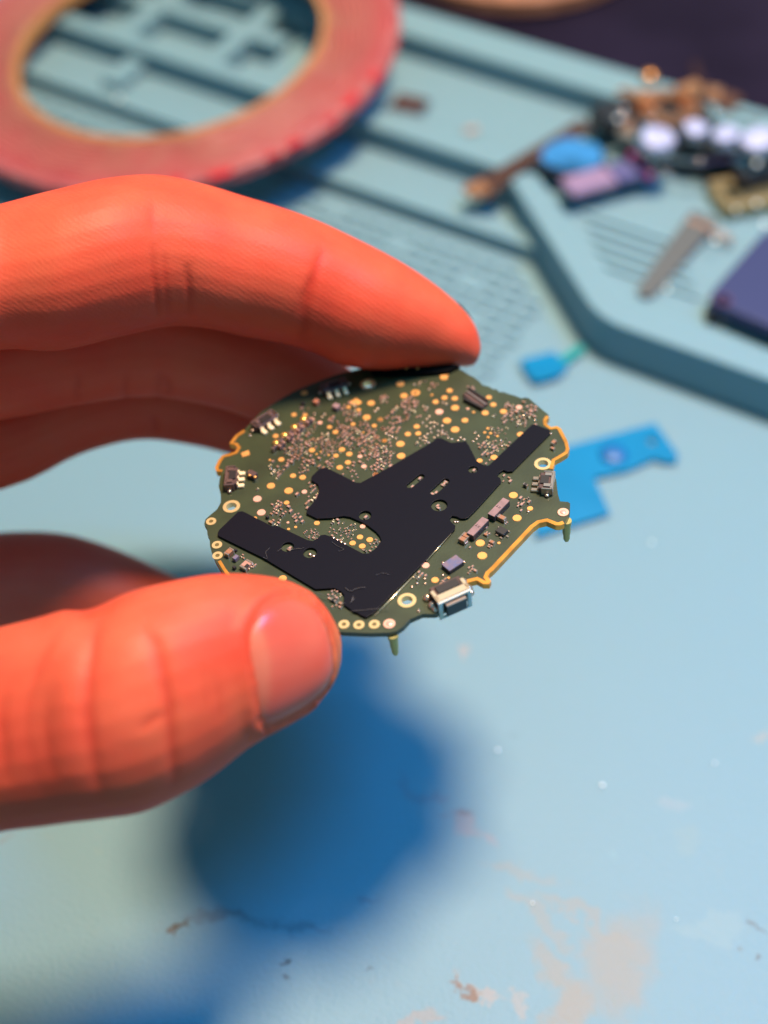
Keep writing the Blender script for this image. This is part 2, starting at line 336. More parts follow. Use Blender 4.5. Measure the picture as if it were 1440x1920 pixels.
# heap
t = thing_at('coil_module', 1250, 222, 1.15, 10, 'orange copper coil module heaped in the tray', 'module')
bm = bmesh.new(); add_box(bm, (0, 0, .1), (1.9, 1.5, .2), bev=.05); bm_obj('module_base', bm, black_m, t)
for k in range(4): ring_mesh('coil_turn', [(.3 + k * .1, .2), (.37 + k * .1, .2), (.37 + k * .1, .3), (.3 + k * .1, .3)], copper_m, t, 32)
for q_ in (((.55, .35, .42), (.6, .35, .25), .4), ((-.5, .3, .4), (.45, .3, .2), -.3)): bm = bmesh.new(); add_box(bm, q_[0], q_[1], rot=q_[2], bev=.05); bm_obj('module_clip', bm, mat('clip_copper', (.7, .3, .14), .3, .7), t)
t = thing_at('logic_fragment', 1390, 280, 1.2, -12, 'dark broken module lying behind the row of shiny studs', 'module')
bm = bmesh.new(); add_box(bm, (0, .1, -.1), (3.4, .9, .3), rot=.1, bev=.05); add_box(bm, (-1.3, .5, .1), (.8, .8, .3), rot=.6, bev=.05); bm_obj('fragment_board', bm, black_m, t)
bm = bmesh.new(); add_box(bm, (-.3, .15, .12), (.9, .35, .12), bev=.03); bm_obj('fragment_shield', bm, steel, t)
t = thing_at('black_module', 1152, 235, .9, 30, 'small black module at the left end of the heap', 'module')
bm = bmesh.new(); add_box(bm, (0, 0, .2), (1.0, .8, .5), bev=.08); bm_obj('module_shell', bm, black_m, t); bm = bmesh.new(); add_ball(bm, (0.1, -.1, .47), .09, .8, sub=2); bm_obj('module_stud', bm, steel, t)
for x, y, z, dg, sx, sy, sz, m_, lb in ((1178, 208, 1.2, 25, .8, .5, .5, black_m, 'black connector block left of the copper coil module'), (1345, 208, 1.3, -35, .9, .6, .4, mat('heap_brown', (.12, .05, .03), .35, .3), 'brown glossy block right of the copper coil module'),
        (1245, 300, .95, 5, 1.5, .5, .3, mat('heap_maroon', (.06, .02, .03), .3), 'dark maroon block under the leftmost shiny studs'), (1330, 322, 1.0, -15, 1.6, .6, .3, black_m, 'black slab under the middle of the stud row'), (1415, 330, 1.2, 20, 1.2, .8, .35, black_m, 'black slab under the large stud at the right border'), (1185, 265, 1.3, -40, .6, .5, .3, mat('heap_grey', (.2, .2, .19), .5), 'small grey block between the blue lens and the studs')):
    t = thing_at('part_block', x, y, z - sz, dg, lb, 'part', 'dismantled parts heaped in the tray')
    bm = bmesh.new(); add_box(bm, (0, 0, sz / 2), (sx, sy, sz), bev=.06); bm_obj('block_body', bm, m_, t)
    bm = bmesh.new(); add_box(bm, (-sx * .2, 0, sz + .03), (sx * .35, sy * .6, .06), rot=.3, bev=.02); bm_obj('block_lid', bm, steel if sx > 1.1 else copper_m, t)
lav = mat('glint_lavender', (.60, .60, .95), .4, .4, noise=.35, nscale=3)  # blurred bright glints on the studs, put into colour as flat pale plates
k = 0
for x, y, r, lb in ((1229, 272, .44, 'leftmost stud with a painted lavender glint, next to the copper coil module'), (1302, 252, .30, 'second stud from the left in the row, with a painted lavender glint'), (1359, 264, .34, 'third stud from the left in the row, with a painted lavender glint'), (1421, 272, .40, 'large stud with a painted glint at the right border of the picture')):
    t = thing_at('metal_stud', x, y, 1.62, 20 * k, lb, 'stud', 'metal studs with painted glints in the tray'); k += 1
    bm = bmesh.new(); add_cyl(bm, (0, 0, 0), r, .12, 20, r2=r * .93); bm_obj('stud_flange', bm, steel, t)
    o = plate('stud_glint', [chaikin([(r * random.uniform(.75, 1.12) * math.cos(q_ * 1.047), r * random.uniform(.75, 1.12) * math.sin(q_ * 1.047)) for q_ in range(6)], 2)], .122, .2, lav, t, .03); o.rotation_euler = (random.uniform(-.12, .12), random.uniform(-.12, .12), 0)
    bm = bmesh.new(); add_cyl(bm, (0, 0, -.5), r * .4, .5, 12); bm_obj('stud_pin', bm, black_m, t)
t = thing_at('copper_bead', 1217, 152, 1.23, 0, 'small orange copper bead on the far rim of the mat', 'bead'); bm = bmesh.new(); add_ball(bm, (0, 0, .12), .16, .8, sub=3); bm_obj('bead_body', bm, mat('bead_copper', (.85, .35, .1), .3, .8), t)
pa, pb = gz(1310, 215, .9), gz(1303, 118, 1.5)
t = tag(empty('dark_wire', Matrix.Translation(pa)), 'dark wire rising from the heap over the far rim', 'wire'); strip('wire_strand', [pa, pa.lerp(pb, .4) + Vector((.05, 0, .2)), pa.lerp(pb, .8), pb], .16, .08, mat('wire_dark', (.03, .015, .02), .8, spec=.1), t, pa)
k = 0
for x, y, z, dg, L_, w_, m_, lb in ((1160, 222, 1.5, 0, .3, .06, steel, 'short steel pin glinting on the black module, left end of the heap'), (1205, 240, 1.5, 50, .7, .07, steel, 'thin steel strip lying left of the first shiny stud'), (1262, 182, 1.5, -20, .9, .08, copper_m, 'thin copper strip standing along the top of the coil module'),
        (1335, 232, 1.6, 35, .6, .05, steel, 'thin steel strip between the second and third shiny stud'), (1385, 215, 1.5, -30, 1.0, .07, mat('strip_dark', (.05, .03, .03), .3, .4), 'dark strip behind the third shiny stud'), (1270, 300, 1.4, -10, .9, .05, steel, 'steel wire below the first shiny stud'),
        (1350, 300, 1.4, 12, 1.1, .06, mat('strip_violet', (.12, .09, .22), .25, .7), 'violet strip below the second and third shiny stud'), (1230, 318, 1.2, -40, .5, .05, steel, 'short steel pin beside the magenta strip')):
    t = thing_at('metal_strip', x, y, z, dg, lb, 'strip', 'thin strips and pins in the heap of parts')
    bm = bmesh.new(); add_box(bm, (0, 0, 0), (L_, w_, .05), bev=.012); bm_obj('strip_body', bm, m_, t); bm = bmesh.new(); add_ball(bm, (L_ / 2, 0, .03), .055, .8, sub=2); bm_obj('strip_end', bm, m_, t)
for x, y, z, r, lb in ((1158, 226, 1.6, .045, 'glinting bead at the left end of the heap of parts'), (1418, 310, 1.55, .05, 'glinting bead under the large stud at the right border'), (1222, 305, 1.4, .04, 'glinting bead under the leftmost shiny stud'), (1380, 395, .9, .035, 'glinting bead on the brass frame'), (1418, 385, .95, .045, 'glinting bead right of the brass frame')):
    LATE.append((x, y, z, r, lb))
# thin dark grey strip standing in for a shadow edge in the tray
pa, pb = gz(1205, 556, TF + .06), gz(1322, 405, TF + .25)
t = tag(empty('shadow_edge_strip', Matrix.Translation(pa)), 'thin grey strip standing in for a shadow edge inside the tray', 'shadow strip')
strip('shade_strip', [pa, pa.lerp(pb, .05), pa.lerp(pb, .5), pb], [.12, .3, .42, .5], .05, mat('shade_grey', (.10, .105, .11), .5, .2, spec=.3), t, pa)
t = thing_at('fine_spring', 1330, 440, TF + .1, -38, 'row of fine copper spring coils lying across the shadow strip', 'spring')
bm = bmesh.new(); tube(bm, [(-.5 + i * .007, .09 * math.cos(i * .5), .1 + .09 * math.sin(i * .5)) for i in range(150)], .018, 5); bm_obj('spring_wire', bm, copper_m, t)
t = thing_at('brass_frame', 1405, 375, TF + .02, 15, 'yellowish brass frame in the tray above the purple plate', 'frame')
bm = bmesh.new(); add_box(bm, (0, .4, .15), (1.6, .25, .3), bev=.04); add_box(bm, (0, -.4, .15), (1.6, .25, .3), bev=.04); add_box(bm, (-.7, 0, .15), (.25, .54, .26), bev=.04); bm_obj('frame_bars', bm, mat('old_brass', (.32, .24, .12), .4, .5), t)
bm = bmesh.new(); add_box(bm, (.2, 0, .1), (1.2, .5, .15), bev=.03); bm_obj('frame_insert', bm, mat('insert_olive', (.08, .07, .04), .5), t)
# purple plate
g0 = [gz(*q, TF + .5) for q in ((1322, 560), (1440, 425), (1600, 500), (1560, 660))]
t = tag(empty('back_plate', Matrix.Translation(g0[0])), 'violet blue metal back plate with a screw hole in the tray', 'plate')
pl = [(q.x - g0[0].x, q.y - g0[0].y) for q in g0]; 
_q = []
for i_ in range(4):
    A_, B0, C0 = Vector(pl[i_ - 1]), Vector(pl[i_]), Vector(pl[(i_ + 1) % 4]); u_ = (A_ - B0).normalized() * .28; w_ = (C0 - B0).normalized() * .28
    for k_ in range(6): f_2 = k_ / 5; _q.append(tuple((B0 + u_) * (1 - f_2) ** 2 + B0 * 2 * f_2 * (1 - f_2) + (B0 + w_) * f_2 ** 2))
pl = _q
hole = gz(1347, 563, TF + .5) - g0[0]; h2 = gz(1438, 480, TF + .5) - g0[0]
cen = Vector(pl[0]);
plate('plate_body', [pl, circ((hole.x + .08, hole.y), .09)], -.22, 0, mat('violet_metal', (.05, .055, .15), .38, .35), t, .03)
ring_mesh('hole_rim', [(.09, 0), (.15, 0), (.15, .03), (.09, .03)], mat('rim_violet', (.2, .1, .2), .3, .7), t, 20, Matrix.Translation((hole.x + .08, hole.y, -.01)))
for q in pl[2::6]: bm = bmesh.new(); add_box(bm, (q[0] * .88 + .1, q[1] * .88 , -.36), (.25, .25, .28)); bm_obj('plate_foot', bm, black_m, t)
t = thing_at('tray_screw', 1340, 645, TF, 0, 'dark crumb sized screw lying in front of the violet plate', 'screw'); bm = bmesh.new(); add_cyl(bm, (0, 0, 0), .09, .08, 12); add_cyl(bm, (0, 0, .08), .04, .15, 10); bm_obj('screw_body', bm, steel, t)
# little bits in the trough
t = thing_at('shield_can', 767, 198, .64, -20, 'small square brown metal shield lying in the trough', 'shield')
bm = bmesh.new(); add_box(bm, (0, 0, .06), (.75, .55, .12), bev=.04); bm_obj('can_lid', bm, mat('can_brown', (.22, .09, .07), .25, .7), t)
ring = bmesh.new(); add_box(ring, (0, -.3, .03), (.9, .06, .06)); add_box(ring, (.44, 0, .03), (.06, .54, .06)); bm_obj('can_flange', ring, steel, t)
t = thing_at('copper_fleck', 884, 245, .64, 0, 'tiny pinkish copper fleck in the trough', 'fleck'); bm = bmesh.new(); add_box(bm, (0, 0, .02), (.3, .2, .04), rot=.3, bev=.01); bm_obj('fleck_body', bm, mat('fleck', (.5, .33, .27), .3, .3), t)
# solder beads: they glint
glint = mat('solder_bead', (.95, .95, .95), .3, .2)
def bead(x, y, z, r, lb):
    p = gz(x, y, z); bm = bmesh.new(); add_ball(bm, (0, 0, r * .8), r, .9, sub=3); o = bm_obj('solder_bead', bm, glint); o.location = p; tag(o, lb, 'solder bead', 'tiny shiny solder beads on the mat and in the tray')
for x, y, z, r, lb in ((933, 1408, 0, .022, 'tiny shiny bead on the bare mat right of the thumb shadow'), (1129, 1474, 0, .025, 'brightest tiny bead on the bare mat, lower right of the board'), (1340, 1432, 0, .016, 'faint tiny bead on the mat towards the right border'),
                       (998, 1694, 0, .014, 'tiny bead at the left end of the peach coloured residue'), (1268, 1724, 0, .012, 'tiny bead on the mat right of the peach coloured residue'), (1222, 1018, 0, .02, 'tiny bead on the mat below the large blue film'),
                       (222, 188, .4, .045, 'glinting bead on the low rim seen through the tape roll'), (35, 366, 0, .03, 'glinting bead at the left border under the tape roll'),
                       (1340, 455, TF + .3, .05, 'glinting bead beside the spring in the tray'), (1290, 470, TF, .04, 'glinting bead on the tray floor by the shadow strip'), (1432, 425, TF + .5, .05, 'glinting bead on the top corner of the violet plate'), (1250, 545, TF, .04, 'glinting bead right of the shadow strip tip')):
    bead(x, y, z, r, lb)
for q in LATE: bead(*q)

# blue films on the mat
film = mat('blue_film', (.0, .17, .36), .3, coat=.2, bump=.01, bscale=1.2, noise=.12, nscale=1)
def film_piece(name, px, z, label, holes=(), lift=.12):
    z /= K; g = [gz(*q, z) for q in px]; z *= K; o0 = g[0].copy(); o0.z = 0
    e = tag(empty(name, Matrix.Translation(o0)), label, 'film')
    o = plate('film_sheet', [[(q.x - o0.x, q.y - o0.y) for q in g]] + [circ((gz(h[0], h[1], z / K) - o0).xy, h[2], 16) for h in holes], z, z + .018, film, e)
    return e, o0
e, o0 = film_piece('blue_film', [(1005, 1008), (1003, 880), (1064, 838), (1228, 794), (1272, 855), (1269, 868), (1245, 868), (1228, 861), (1178, 883), (1114, 897), (1144, 964), (1072, 986)], .06, 'large angular piece of bright blue film with a small round hole, on the mat', [(1222, 828, .075)])
pb = gz(1150, 853, .08); bm = bmesh.new(); add_ball(bm, (pb.x - o0.x, pb.y - o0.y, .08), .22, .35, sub=3)
bm_obj('film_blister', bm, mat('film_dark', (.0, .10, .30), .45), e)
e, o0 = film_piece('blue_film', [(974, 676), (1038, 660), (1067, 688), (1048, 706), (1005, 718), (992, 708)], .1, 'small piece of bright blue film with a green tab, on the mat')
pb = gz(1073, 666, .1); bm = bmesh.new(); add_box(bm, (pb.x - o0.x, pb.y - o0.y, .11), (.5, .15, .02), rot=math.radians(42)); bm_obj('film_tab', bm, mat('film_green', (.0, .25, .25), .3), e)
# ================================================================== HAND (one continuous skin)
def loft(bm, st, n=28, tip=True):
    """stations: (topx, topy, botx, boty, depth, thickness ratio); elliptic rings square to the finger"""
    P = []
    for tx, ty, bx, by, d, k in st:
        a = at(tx, ty, d); b = at(bx, by, d); P.append(((a + b) / 2, (a - b).length / 2, (a - b).normalized(), k))
    # resample smoothly (catmull-rom)
    Q = []
    for i in range(len(P) - 1):
        p0 = P[max(i - 1, 0)]; p1 = P[i]; p2 = P[i + 1]; p3 = P[min(i + 2, len(P) - 1)]
        for j in range(4):
            t = j / 4
            f = lambda A, B, C_, D: (B * 2 + (C_ - A) * t + (A * 2 - B * 5 + C_ * 4 - D) * t * t + (B * 3 - A - C_ * 3 + D) * t ** 3) * .5
            Q.append((f(p0[0], p1[0], p2[0], p3[0]), max(.02, f(p0[1], p1[1], p2[1], p3[1])), p1[2].lerp(p2[2], t).normalized(), p1[3] * (1 - t) + p2[3] * t))
    Q.append(P[-1]); rings = []
    for i, (c, r, u, k) in enumerate(Q):
        v = (c - CAM).normalized(); w = (v - u * v.dot(u)).normalized()
        rings.append([bm.verts.new(c + u * r * math.cos(a) + w * r * k * math.sin(a)) for a in [2 * math.pi * q / n for q in range(n)]])
    for i in range(len(rings) - 1):
        for q in range(n): bm.faces.new((rings[i][q], rings[i][(q + 1) % n], rings[i + 1][(q + 1) % n], rings[i + 1][q]))
    bm.faces.new(rings[0][::-1]); bm.faces.new(rings[-1])
INDEX = [(-740, 560, -783.077, 960, 14.05, 0.9), (-355.769, 455, -380.518, 760, 14.15, 0.95), (-110, 412, -100, 688, 14.25, 0.95), (0, 384, 6, 654, 14.45, 0.95), (110, 356, 110, 656, 14.60, 1), (205, 337, 228, 630, 14.76, 1), (290, 331, 322, 611, 15.02, 1), (370, 344, 400, 616, 15.19, 1), (460, 371, 452, 628, 15.35, 0.98), (560, 402, 530, 643, 15.50, 0.98), (655, 441, 590, 662, 15.66, 0.98), (735, 482, 640, 684, 15.77, 0.98), (805, 527, 705, 693, 15.89, 0.98), (858, 570, 772, 690, 15.97, 1), (889, 605, 838, 689, 16.00, 1.05), (901, 640, 880, 688, 16.05, 1.2), (902, 660, 893, 684, 16.05, 1.2)]
MIDDLE = [(-740, 700, -783.077, 1050, 15.20, 0.9), (-355.769, 600, -390.518, 860, 15.41, 0.95), (0, 560, 6, 788, 15.60, 1), (130, 535, 128, 763, 15.79, 1), (275, 520, 275, 745, 16.01, 1), (383, 540, 383, 760, 16.36, 1), (490, 585, 470, 786, 16.75, 0.95), (590, 640, 540, 815, 16.98, 0.95), (665, 700, 620, 835, 17.14, 1), (690, 760, 680, 815, 17.20, 1)]
RING = [(-740, 860, -783.077, 1200, 16.00, 0.9), (-355.769, 770, -390.518, 1010, 16.29, 0.95), (0, 695, 4, 918, 16.75, 1), (130, 650, 150, 853, 16.96, 1), (250, 625, 258, 825, 17.15, 1), (350, 640, 345, 832, 17.41, 1), (440, 675, 430, 852, 17.65, 0.95), (530, 720, 510, 880, 17.85, 0.95), (600, 780, 580, 900, 18.01, 1), (618, 830, 612, 870, 18.05, 1)]
LITTLE = [(-740, 1010, -793.077, 1320, 16.90, 0.9), (-355.769, 1012, -390.518, 1280, 17.17, 0.95), (-80, 1002, -80, 1240, 17.66, 1), (30, 997, 30, 1225, 17.75, 1), (120, 1000, 120, 1225, 17.75, 1), (200, 1022, 195, 1230, 17.75, 1), (285, 1060, 270, 1240, 17.75, 0.95), (360, 1100, 340, 1250, 17.75, 1), (400, 1150, 390, 1220, 17.75, 1)]
THUMB = [(-796.923, 1330, -837.16, 1790, 13.60, 0.9), (-498.077, 1250, -540.725, 1660, 13.00, 0.9), (-150, 1206, -130, 1592, 12.70, 0.85), (0, 1177, 0, 1558, 12.55, 0.82), (70, 1160, 75, 1548, 12.50, 0.82), (118, 1146, 130, 1540, 12.45, 0.84), (168, 1144, 195, 1533, 12.45, 0.84), (235, 1113, 262, 1523, 12.50, 0.82), (310, 1092, 325, 1496, 12.55, 0.78), (395, 1077, 395, 1456, 12.65, 0.74), (462, 1076, 465, 1402, 12.75, 0.72), (520, 1083, 525, 1367, 12.85, 0.72), (568, 1101, 572, 1338, 12.95, 0.74), (604, 1130, 606, 1310, 13.00, 0.78), (630, 1170, 630, 1275, 13.05, 0.9), (641, 1200, 640, 1243, 13.10, 1)]
bm = bmesh.new()
for q in (INDEX, MIDDLE, RING, LITTLE, THUMB): loft(bm, q)
for (x, y, d, sx, sy, sz, roll) in [(-1180, 1000, 15.6, 3.2, 3.2, 1.8, -10), (-880, 740, 15.1, 1.9, 1.5, 1.4, -20), (-880, 1000, 16.0, 1.9, 2.2, 1.3, 0), (-980, 1380, 14.6, 2.0, 1.8, 1.2, 25), (-1750, 1060, 16.2, 4.4, 2.2, 1.6, 0)]:
    M = Matrix.Translation(at(x, y, d)) @ Matrix((( *RT, 0), ( *UP, 0), ( *(-FW), 0), (0, 0, 0, 1))).transposed() @ Matrix.Rotation(math.radians(roll), 4, 'Z') @ Matrix.Diagonal((sx, sy, sz, 1))
    bmesh.ops.create_icosphere(bm, subdivisions=4, radius=1, matrix=M)
me = bpy.data.meshes.new('hand'); bm.to_mesh(me); bm.free()
hand = link('hand', me)
md_ = hand.modifiers.new('r', 'REMESH'); md_.mode = 'VOXEL'; md_.voxel_size = .036; md_.use_smooth_shade = True
ms_ = hand.modifiers.new('s', 'SMOOTH'); ms_.factor = .5; ms_.iterations = 5
bpy.context.view_layer.update()
me2 = bpy.data.meshes.new_from_object(hand.evaluated_get(bpy.context.evaluated_depsgraph_get())); hand.modifiers.clear(); hand.data = me2; me2.name = 'hand'
N = len(me2.vertices); co = np.empty(N * 3); me2.vertices.foreach_get('co', co); co = co.reshape(N, 3)
no = np.empty(N * 3); me2.vertices.foreach_get('normal', no); no = no.reshape(N, 3)
bvh = BVHTree.FromPolygons([Vector(c) for c in co], [tuple(p.vertices) for p in me2.polygons])
def hit(x, y):
    r = ray(x, y).normalized(); q = bvh.ray_cast(CAM, r); return q[0]
def seg_dist(P, pts, fade=False):
    best = np.full(len(P), 1e9); par = np.zeros(len(P)); n = len(pts) - 1
    for i, (a, b) in enumerate(zip(pts[:-1], pts[1:])):
        a = np.array(a); b = np.array(b); ab = b - a; t = np.clip(((P - a) @ ab) / max(ab @ ab, 1e-9), 0, 1)
        d = np.linalg.norm(P - (a + t[:, None] * ab), axis=1); m = d < best
        best = np.where(m, d, best); par = np.where(m, (i + t) / n, par)
    return (best, np.clip(np.sin(np.pi * par), 0, 1) ** .6) if fade else best
disp = np.zeros(N)
tint = np.ones((N, 3))
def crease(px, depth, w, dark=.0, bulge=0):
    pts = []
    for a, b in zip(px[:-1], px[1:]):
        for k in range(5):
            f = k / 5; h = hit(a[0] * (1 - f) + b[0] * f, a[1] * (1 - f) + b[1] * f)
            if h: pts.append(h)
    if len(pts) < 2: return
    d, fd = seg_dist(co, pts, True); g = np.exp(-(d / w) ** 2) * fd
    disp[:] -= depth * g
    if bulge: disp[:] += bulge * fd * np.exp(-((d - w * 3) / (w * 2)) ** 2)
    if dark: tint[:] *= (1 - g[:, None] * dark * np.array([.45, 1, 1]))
# thumb: folds over the joint, fine lines, cuticle
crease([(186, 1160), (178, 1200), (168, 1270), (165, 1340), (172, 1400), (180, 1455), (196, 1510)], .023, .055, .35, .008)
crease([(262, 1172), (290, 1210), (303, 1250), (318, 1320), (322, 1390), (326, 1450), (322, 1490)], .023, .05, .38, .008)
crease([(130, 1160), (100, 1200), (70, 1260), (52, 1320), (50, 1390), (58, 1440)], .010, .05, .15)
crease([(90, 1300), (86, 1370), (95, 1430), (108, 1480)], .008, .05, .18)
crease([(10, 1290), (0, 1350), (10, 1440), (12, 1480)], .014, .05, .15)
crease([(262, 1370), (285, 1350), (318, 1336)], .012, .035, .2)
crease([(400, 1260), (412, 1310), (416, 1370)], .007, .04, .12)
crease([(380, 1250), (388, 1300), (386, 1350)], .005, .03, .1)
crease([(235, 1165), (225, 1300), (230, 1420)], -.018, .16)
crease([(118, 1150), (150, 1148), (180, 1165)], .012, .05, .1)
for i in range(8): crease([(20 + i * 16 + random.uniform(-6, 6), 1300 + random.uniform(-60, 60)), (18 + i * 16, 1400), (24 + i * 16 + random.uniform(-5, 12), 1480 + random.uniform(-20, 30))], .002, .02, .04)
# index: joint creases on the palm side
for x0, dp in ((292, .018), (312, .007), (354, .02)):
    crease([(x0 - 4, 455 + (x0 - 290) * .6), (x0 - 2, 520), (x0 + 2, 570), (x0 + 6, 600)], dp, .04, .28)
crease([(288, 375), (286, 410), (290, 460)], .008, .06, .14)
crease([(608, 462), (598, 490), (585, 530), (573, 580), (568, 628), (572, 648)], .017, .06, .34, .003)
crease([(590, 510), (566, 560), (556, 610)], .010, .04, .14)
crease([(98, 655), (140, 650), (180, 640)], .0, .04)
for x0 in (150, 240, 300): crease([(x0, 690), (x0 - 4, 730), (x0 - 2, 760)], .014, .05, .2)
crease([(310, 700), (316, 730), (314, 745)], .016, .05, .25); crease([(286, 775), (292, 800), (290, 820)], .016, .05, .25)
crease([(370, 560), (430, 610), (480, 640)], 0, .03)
# fine skin relief
def vnoise(P, s, seed):
    r = np.random.default_rng(seed); k = r.normal(size=(14, 3)); k /= np.linalg.norm(k, axis=1)[:, None]; ph = r.uniform(0, 6.28, 14); a = r.uniform(.6, 1.6, 14)
    return sum(np.sin(P @ (k[i] * s * a[i]) + ph[i]) for i in range(14)) / 5
disp += .008 * vnoise(co, 3.0, 1) + .0028 * vnoise(co, 9, 2)
# nail bed: sink the skin a little under the nail, raise the fold around it
NAIL = [(472, 1165), (484, 1138), (508, 1119), (545, 1111), (580, 1121), (604, 1146), (620, 1180), (629, 1222), (630, 1262), (617, 1294), (580, 1328), (540, 1350), (496, 1370), (484, 1352), (478, 1310), (471, 1260), (464, 1210), (464, 1185)]
nl = NAIL[10:] + NAIL[:5]
ring_pts = [h for h in (hit(*q) for q in nl) if h]
ctr = hit(548, 1240)
d = seg_dist(co, ring_pts); inside = (np.linalg.norm((co - np.array(ctr)), axis=1) < 1.2)
disp += np.where(inside, .024 * np.exp(-((d - .06) / .07) ** 2), 0)
# project to pixels for albedo traits
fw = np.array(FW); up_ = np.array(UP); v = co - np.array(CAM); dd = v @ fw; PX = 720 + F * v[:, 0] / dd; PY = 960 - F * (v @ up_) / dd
def inpoly(X, Y, poly):
    r = np.zeros(len(X), bool); n = len(poly)
    for i in range(n):
        x1, y1 = poly[i]; x2, y2 = poly[(i + 1) % n]
        c = ((y1 > Y) != (y2 > Y)) & (X < (x2 - x1) * (Y - y1) / (y2 - y1 + 1e-9) + x1); r ^= c
    return r
front = (no @ fw) < .2
near = dd < 14.2
isin = inpoly(PX, PY, NAIL) & front & near
disp -= np.where(isin, .022, 0)
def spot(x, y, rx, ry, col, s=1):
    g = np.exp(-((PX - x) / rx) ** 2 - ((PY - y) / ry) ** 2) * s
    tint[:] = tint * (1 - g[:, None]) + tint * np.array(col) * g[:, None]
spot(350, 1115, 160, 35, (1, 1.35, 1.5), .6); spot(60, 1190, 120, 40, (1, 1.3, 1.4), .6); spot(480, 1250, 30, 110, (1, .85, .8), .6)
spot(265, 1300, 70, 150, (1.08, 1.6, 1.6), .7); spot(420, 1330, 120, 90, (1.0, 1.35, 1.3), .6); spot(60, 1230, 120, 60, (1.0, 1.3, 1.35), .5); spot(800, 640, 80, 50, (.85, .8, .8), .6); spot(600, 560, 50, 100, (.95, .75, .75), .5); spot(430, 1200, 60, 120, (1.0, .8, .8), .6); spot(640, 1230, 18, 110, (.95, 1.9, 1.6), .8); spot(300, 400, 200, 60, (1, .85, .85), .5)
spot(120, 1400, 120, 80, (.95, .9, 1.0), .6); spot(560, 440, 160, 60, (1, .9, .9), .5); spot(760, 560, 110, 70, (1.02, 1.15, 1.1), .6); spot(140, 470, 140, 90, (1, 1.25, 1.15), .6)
# darker lines along the nail's lower groove and its tip edge
gd = seg_dist(co, [h for h in (hit(*q) for q in [(486, 1373), (505, 1370), (540, 1357), (562, 1342)]) if h]); tint *= (1 - .4 * np.exp(-(gd / .03) ** 2))[:, None]
gd = seg_dist(co, [h for h in (hit(*q) for q in [(612, 1160), (626, 1190), (635, 1225), (634, 1262), (622, 1295)]) if h]); tint *= (1 - .3 * np.exp(-(gd / .035) ** 2))[:, None]
tint *= (1 + np.array([.02, .10, .10]) * vnoise(co, 2.0, 5)[:, None] + np.array([.01, .07, .07]) * vnoise(co, 6.0, 6)[:, None]).clip(.6, 1.5)
co2 = co + no * disp[:, None]; me2.vertices.foreach_set('co', co2.ravel()); me2.update()
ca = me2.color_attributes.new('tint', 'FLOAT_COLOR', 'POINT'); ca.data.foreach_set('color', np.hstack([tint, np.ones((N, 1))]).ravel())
for p in me2.polygons: p.use_smooth = True
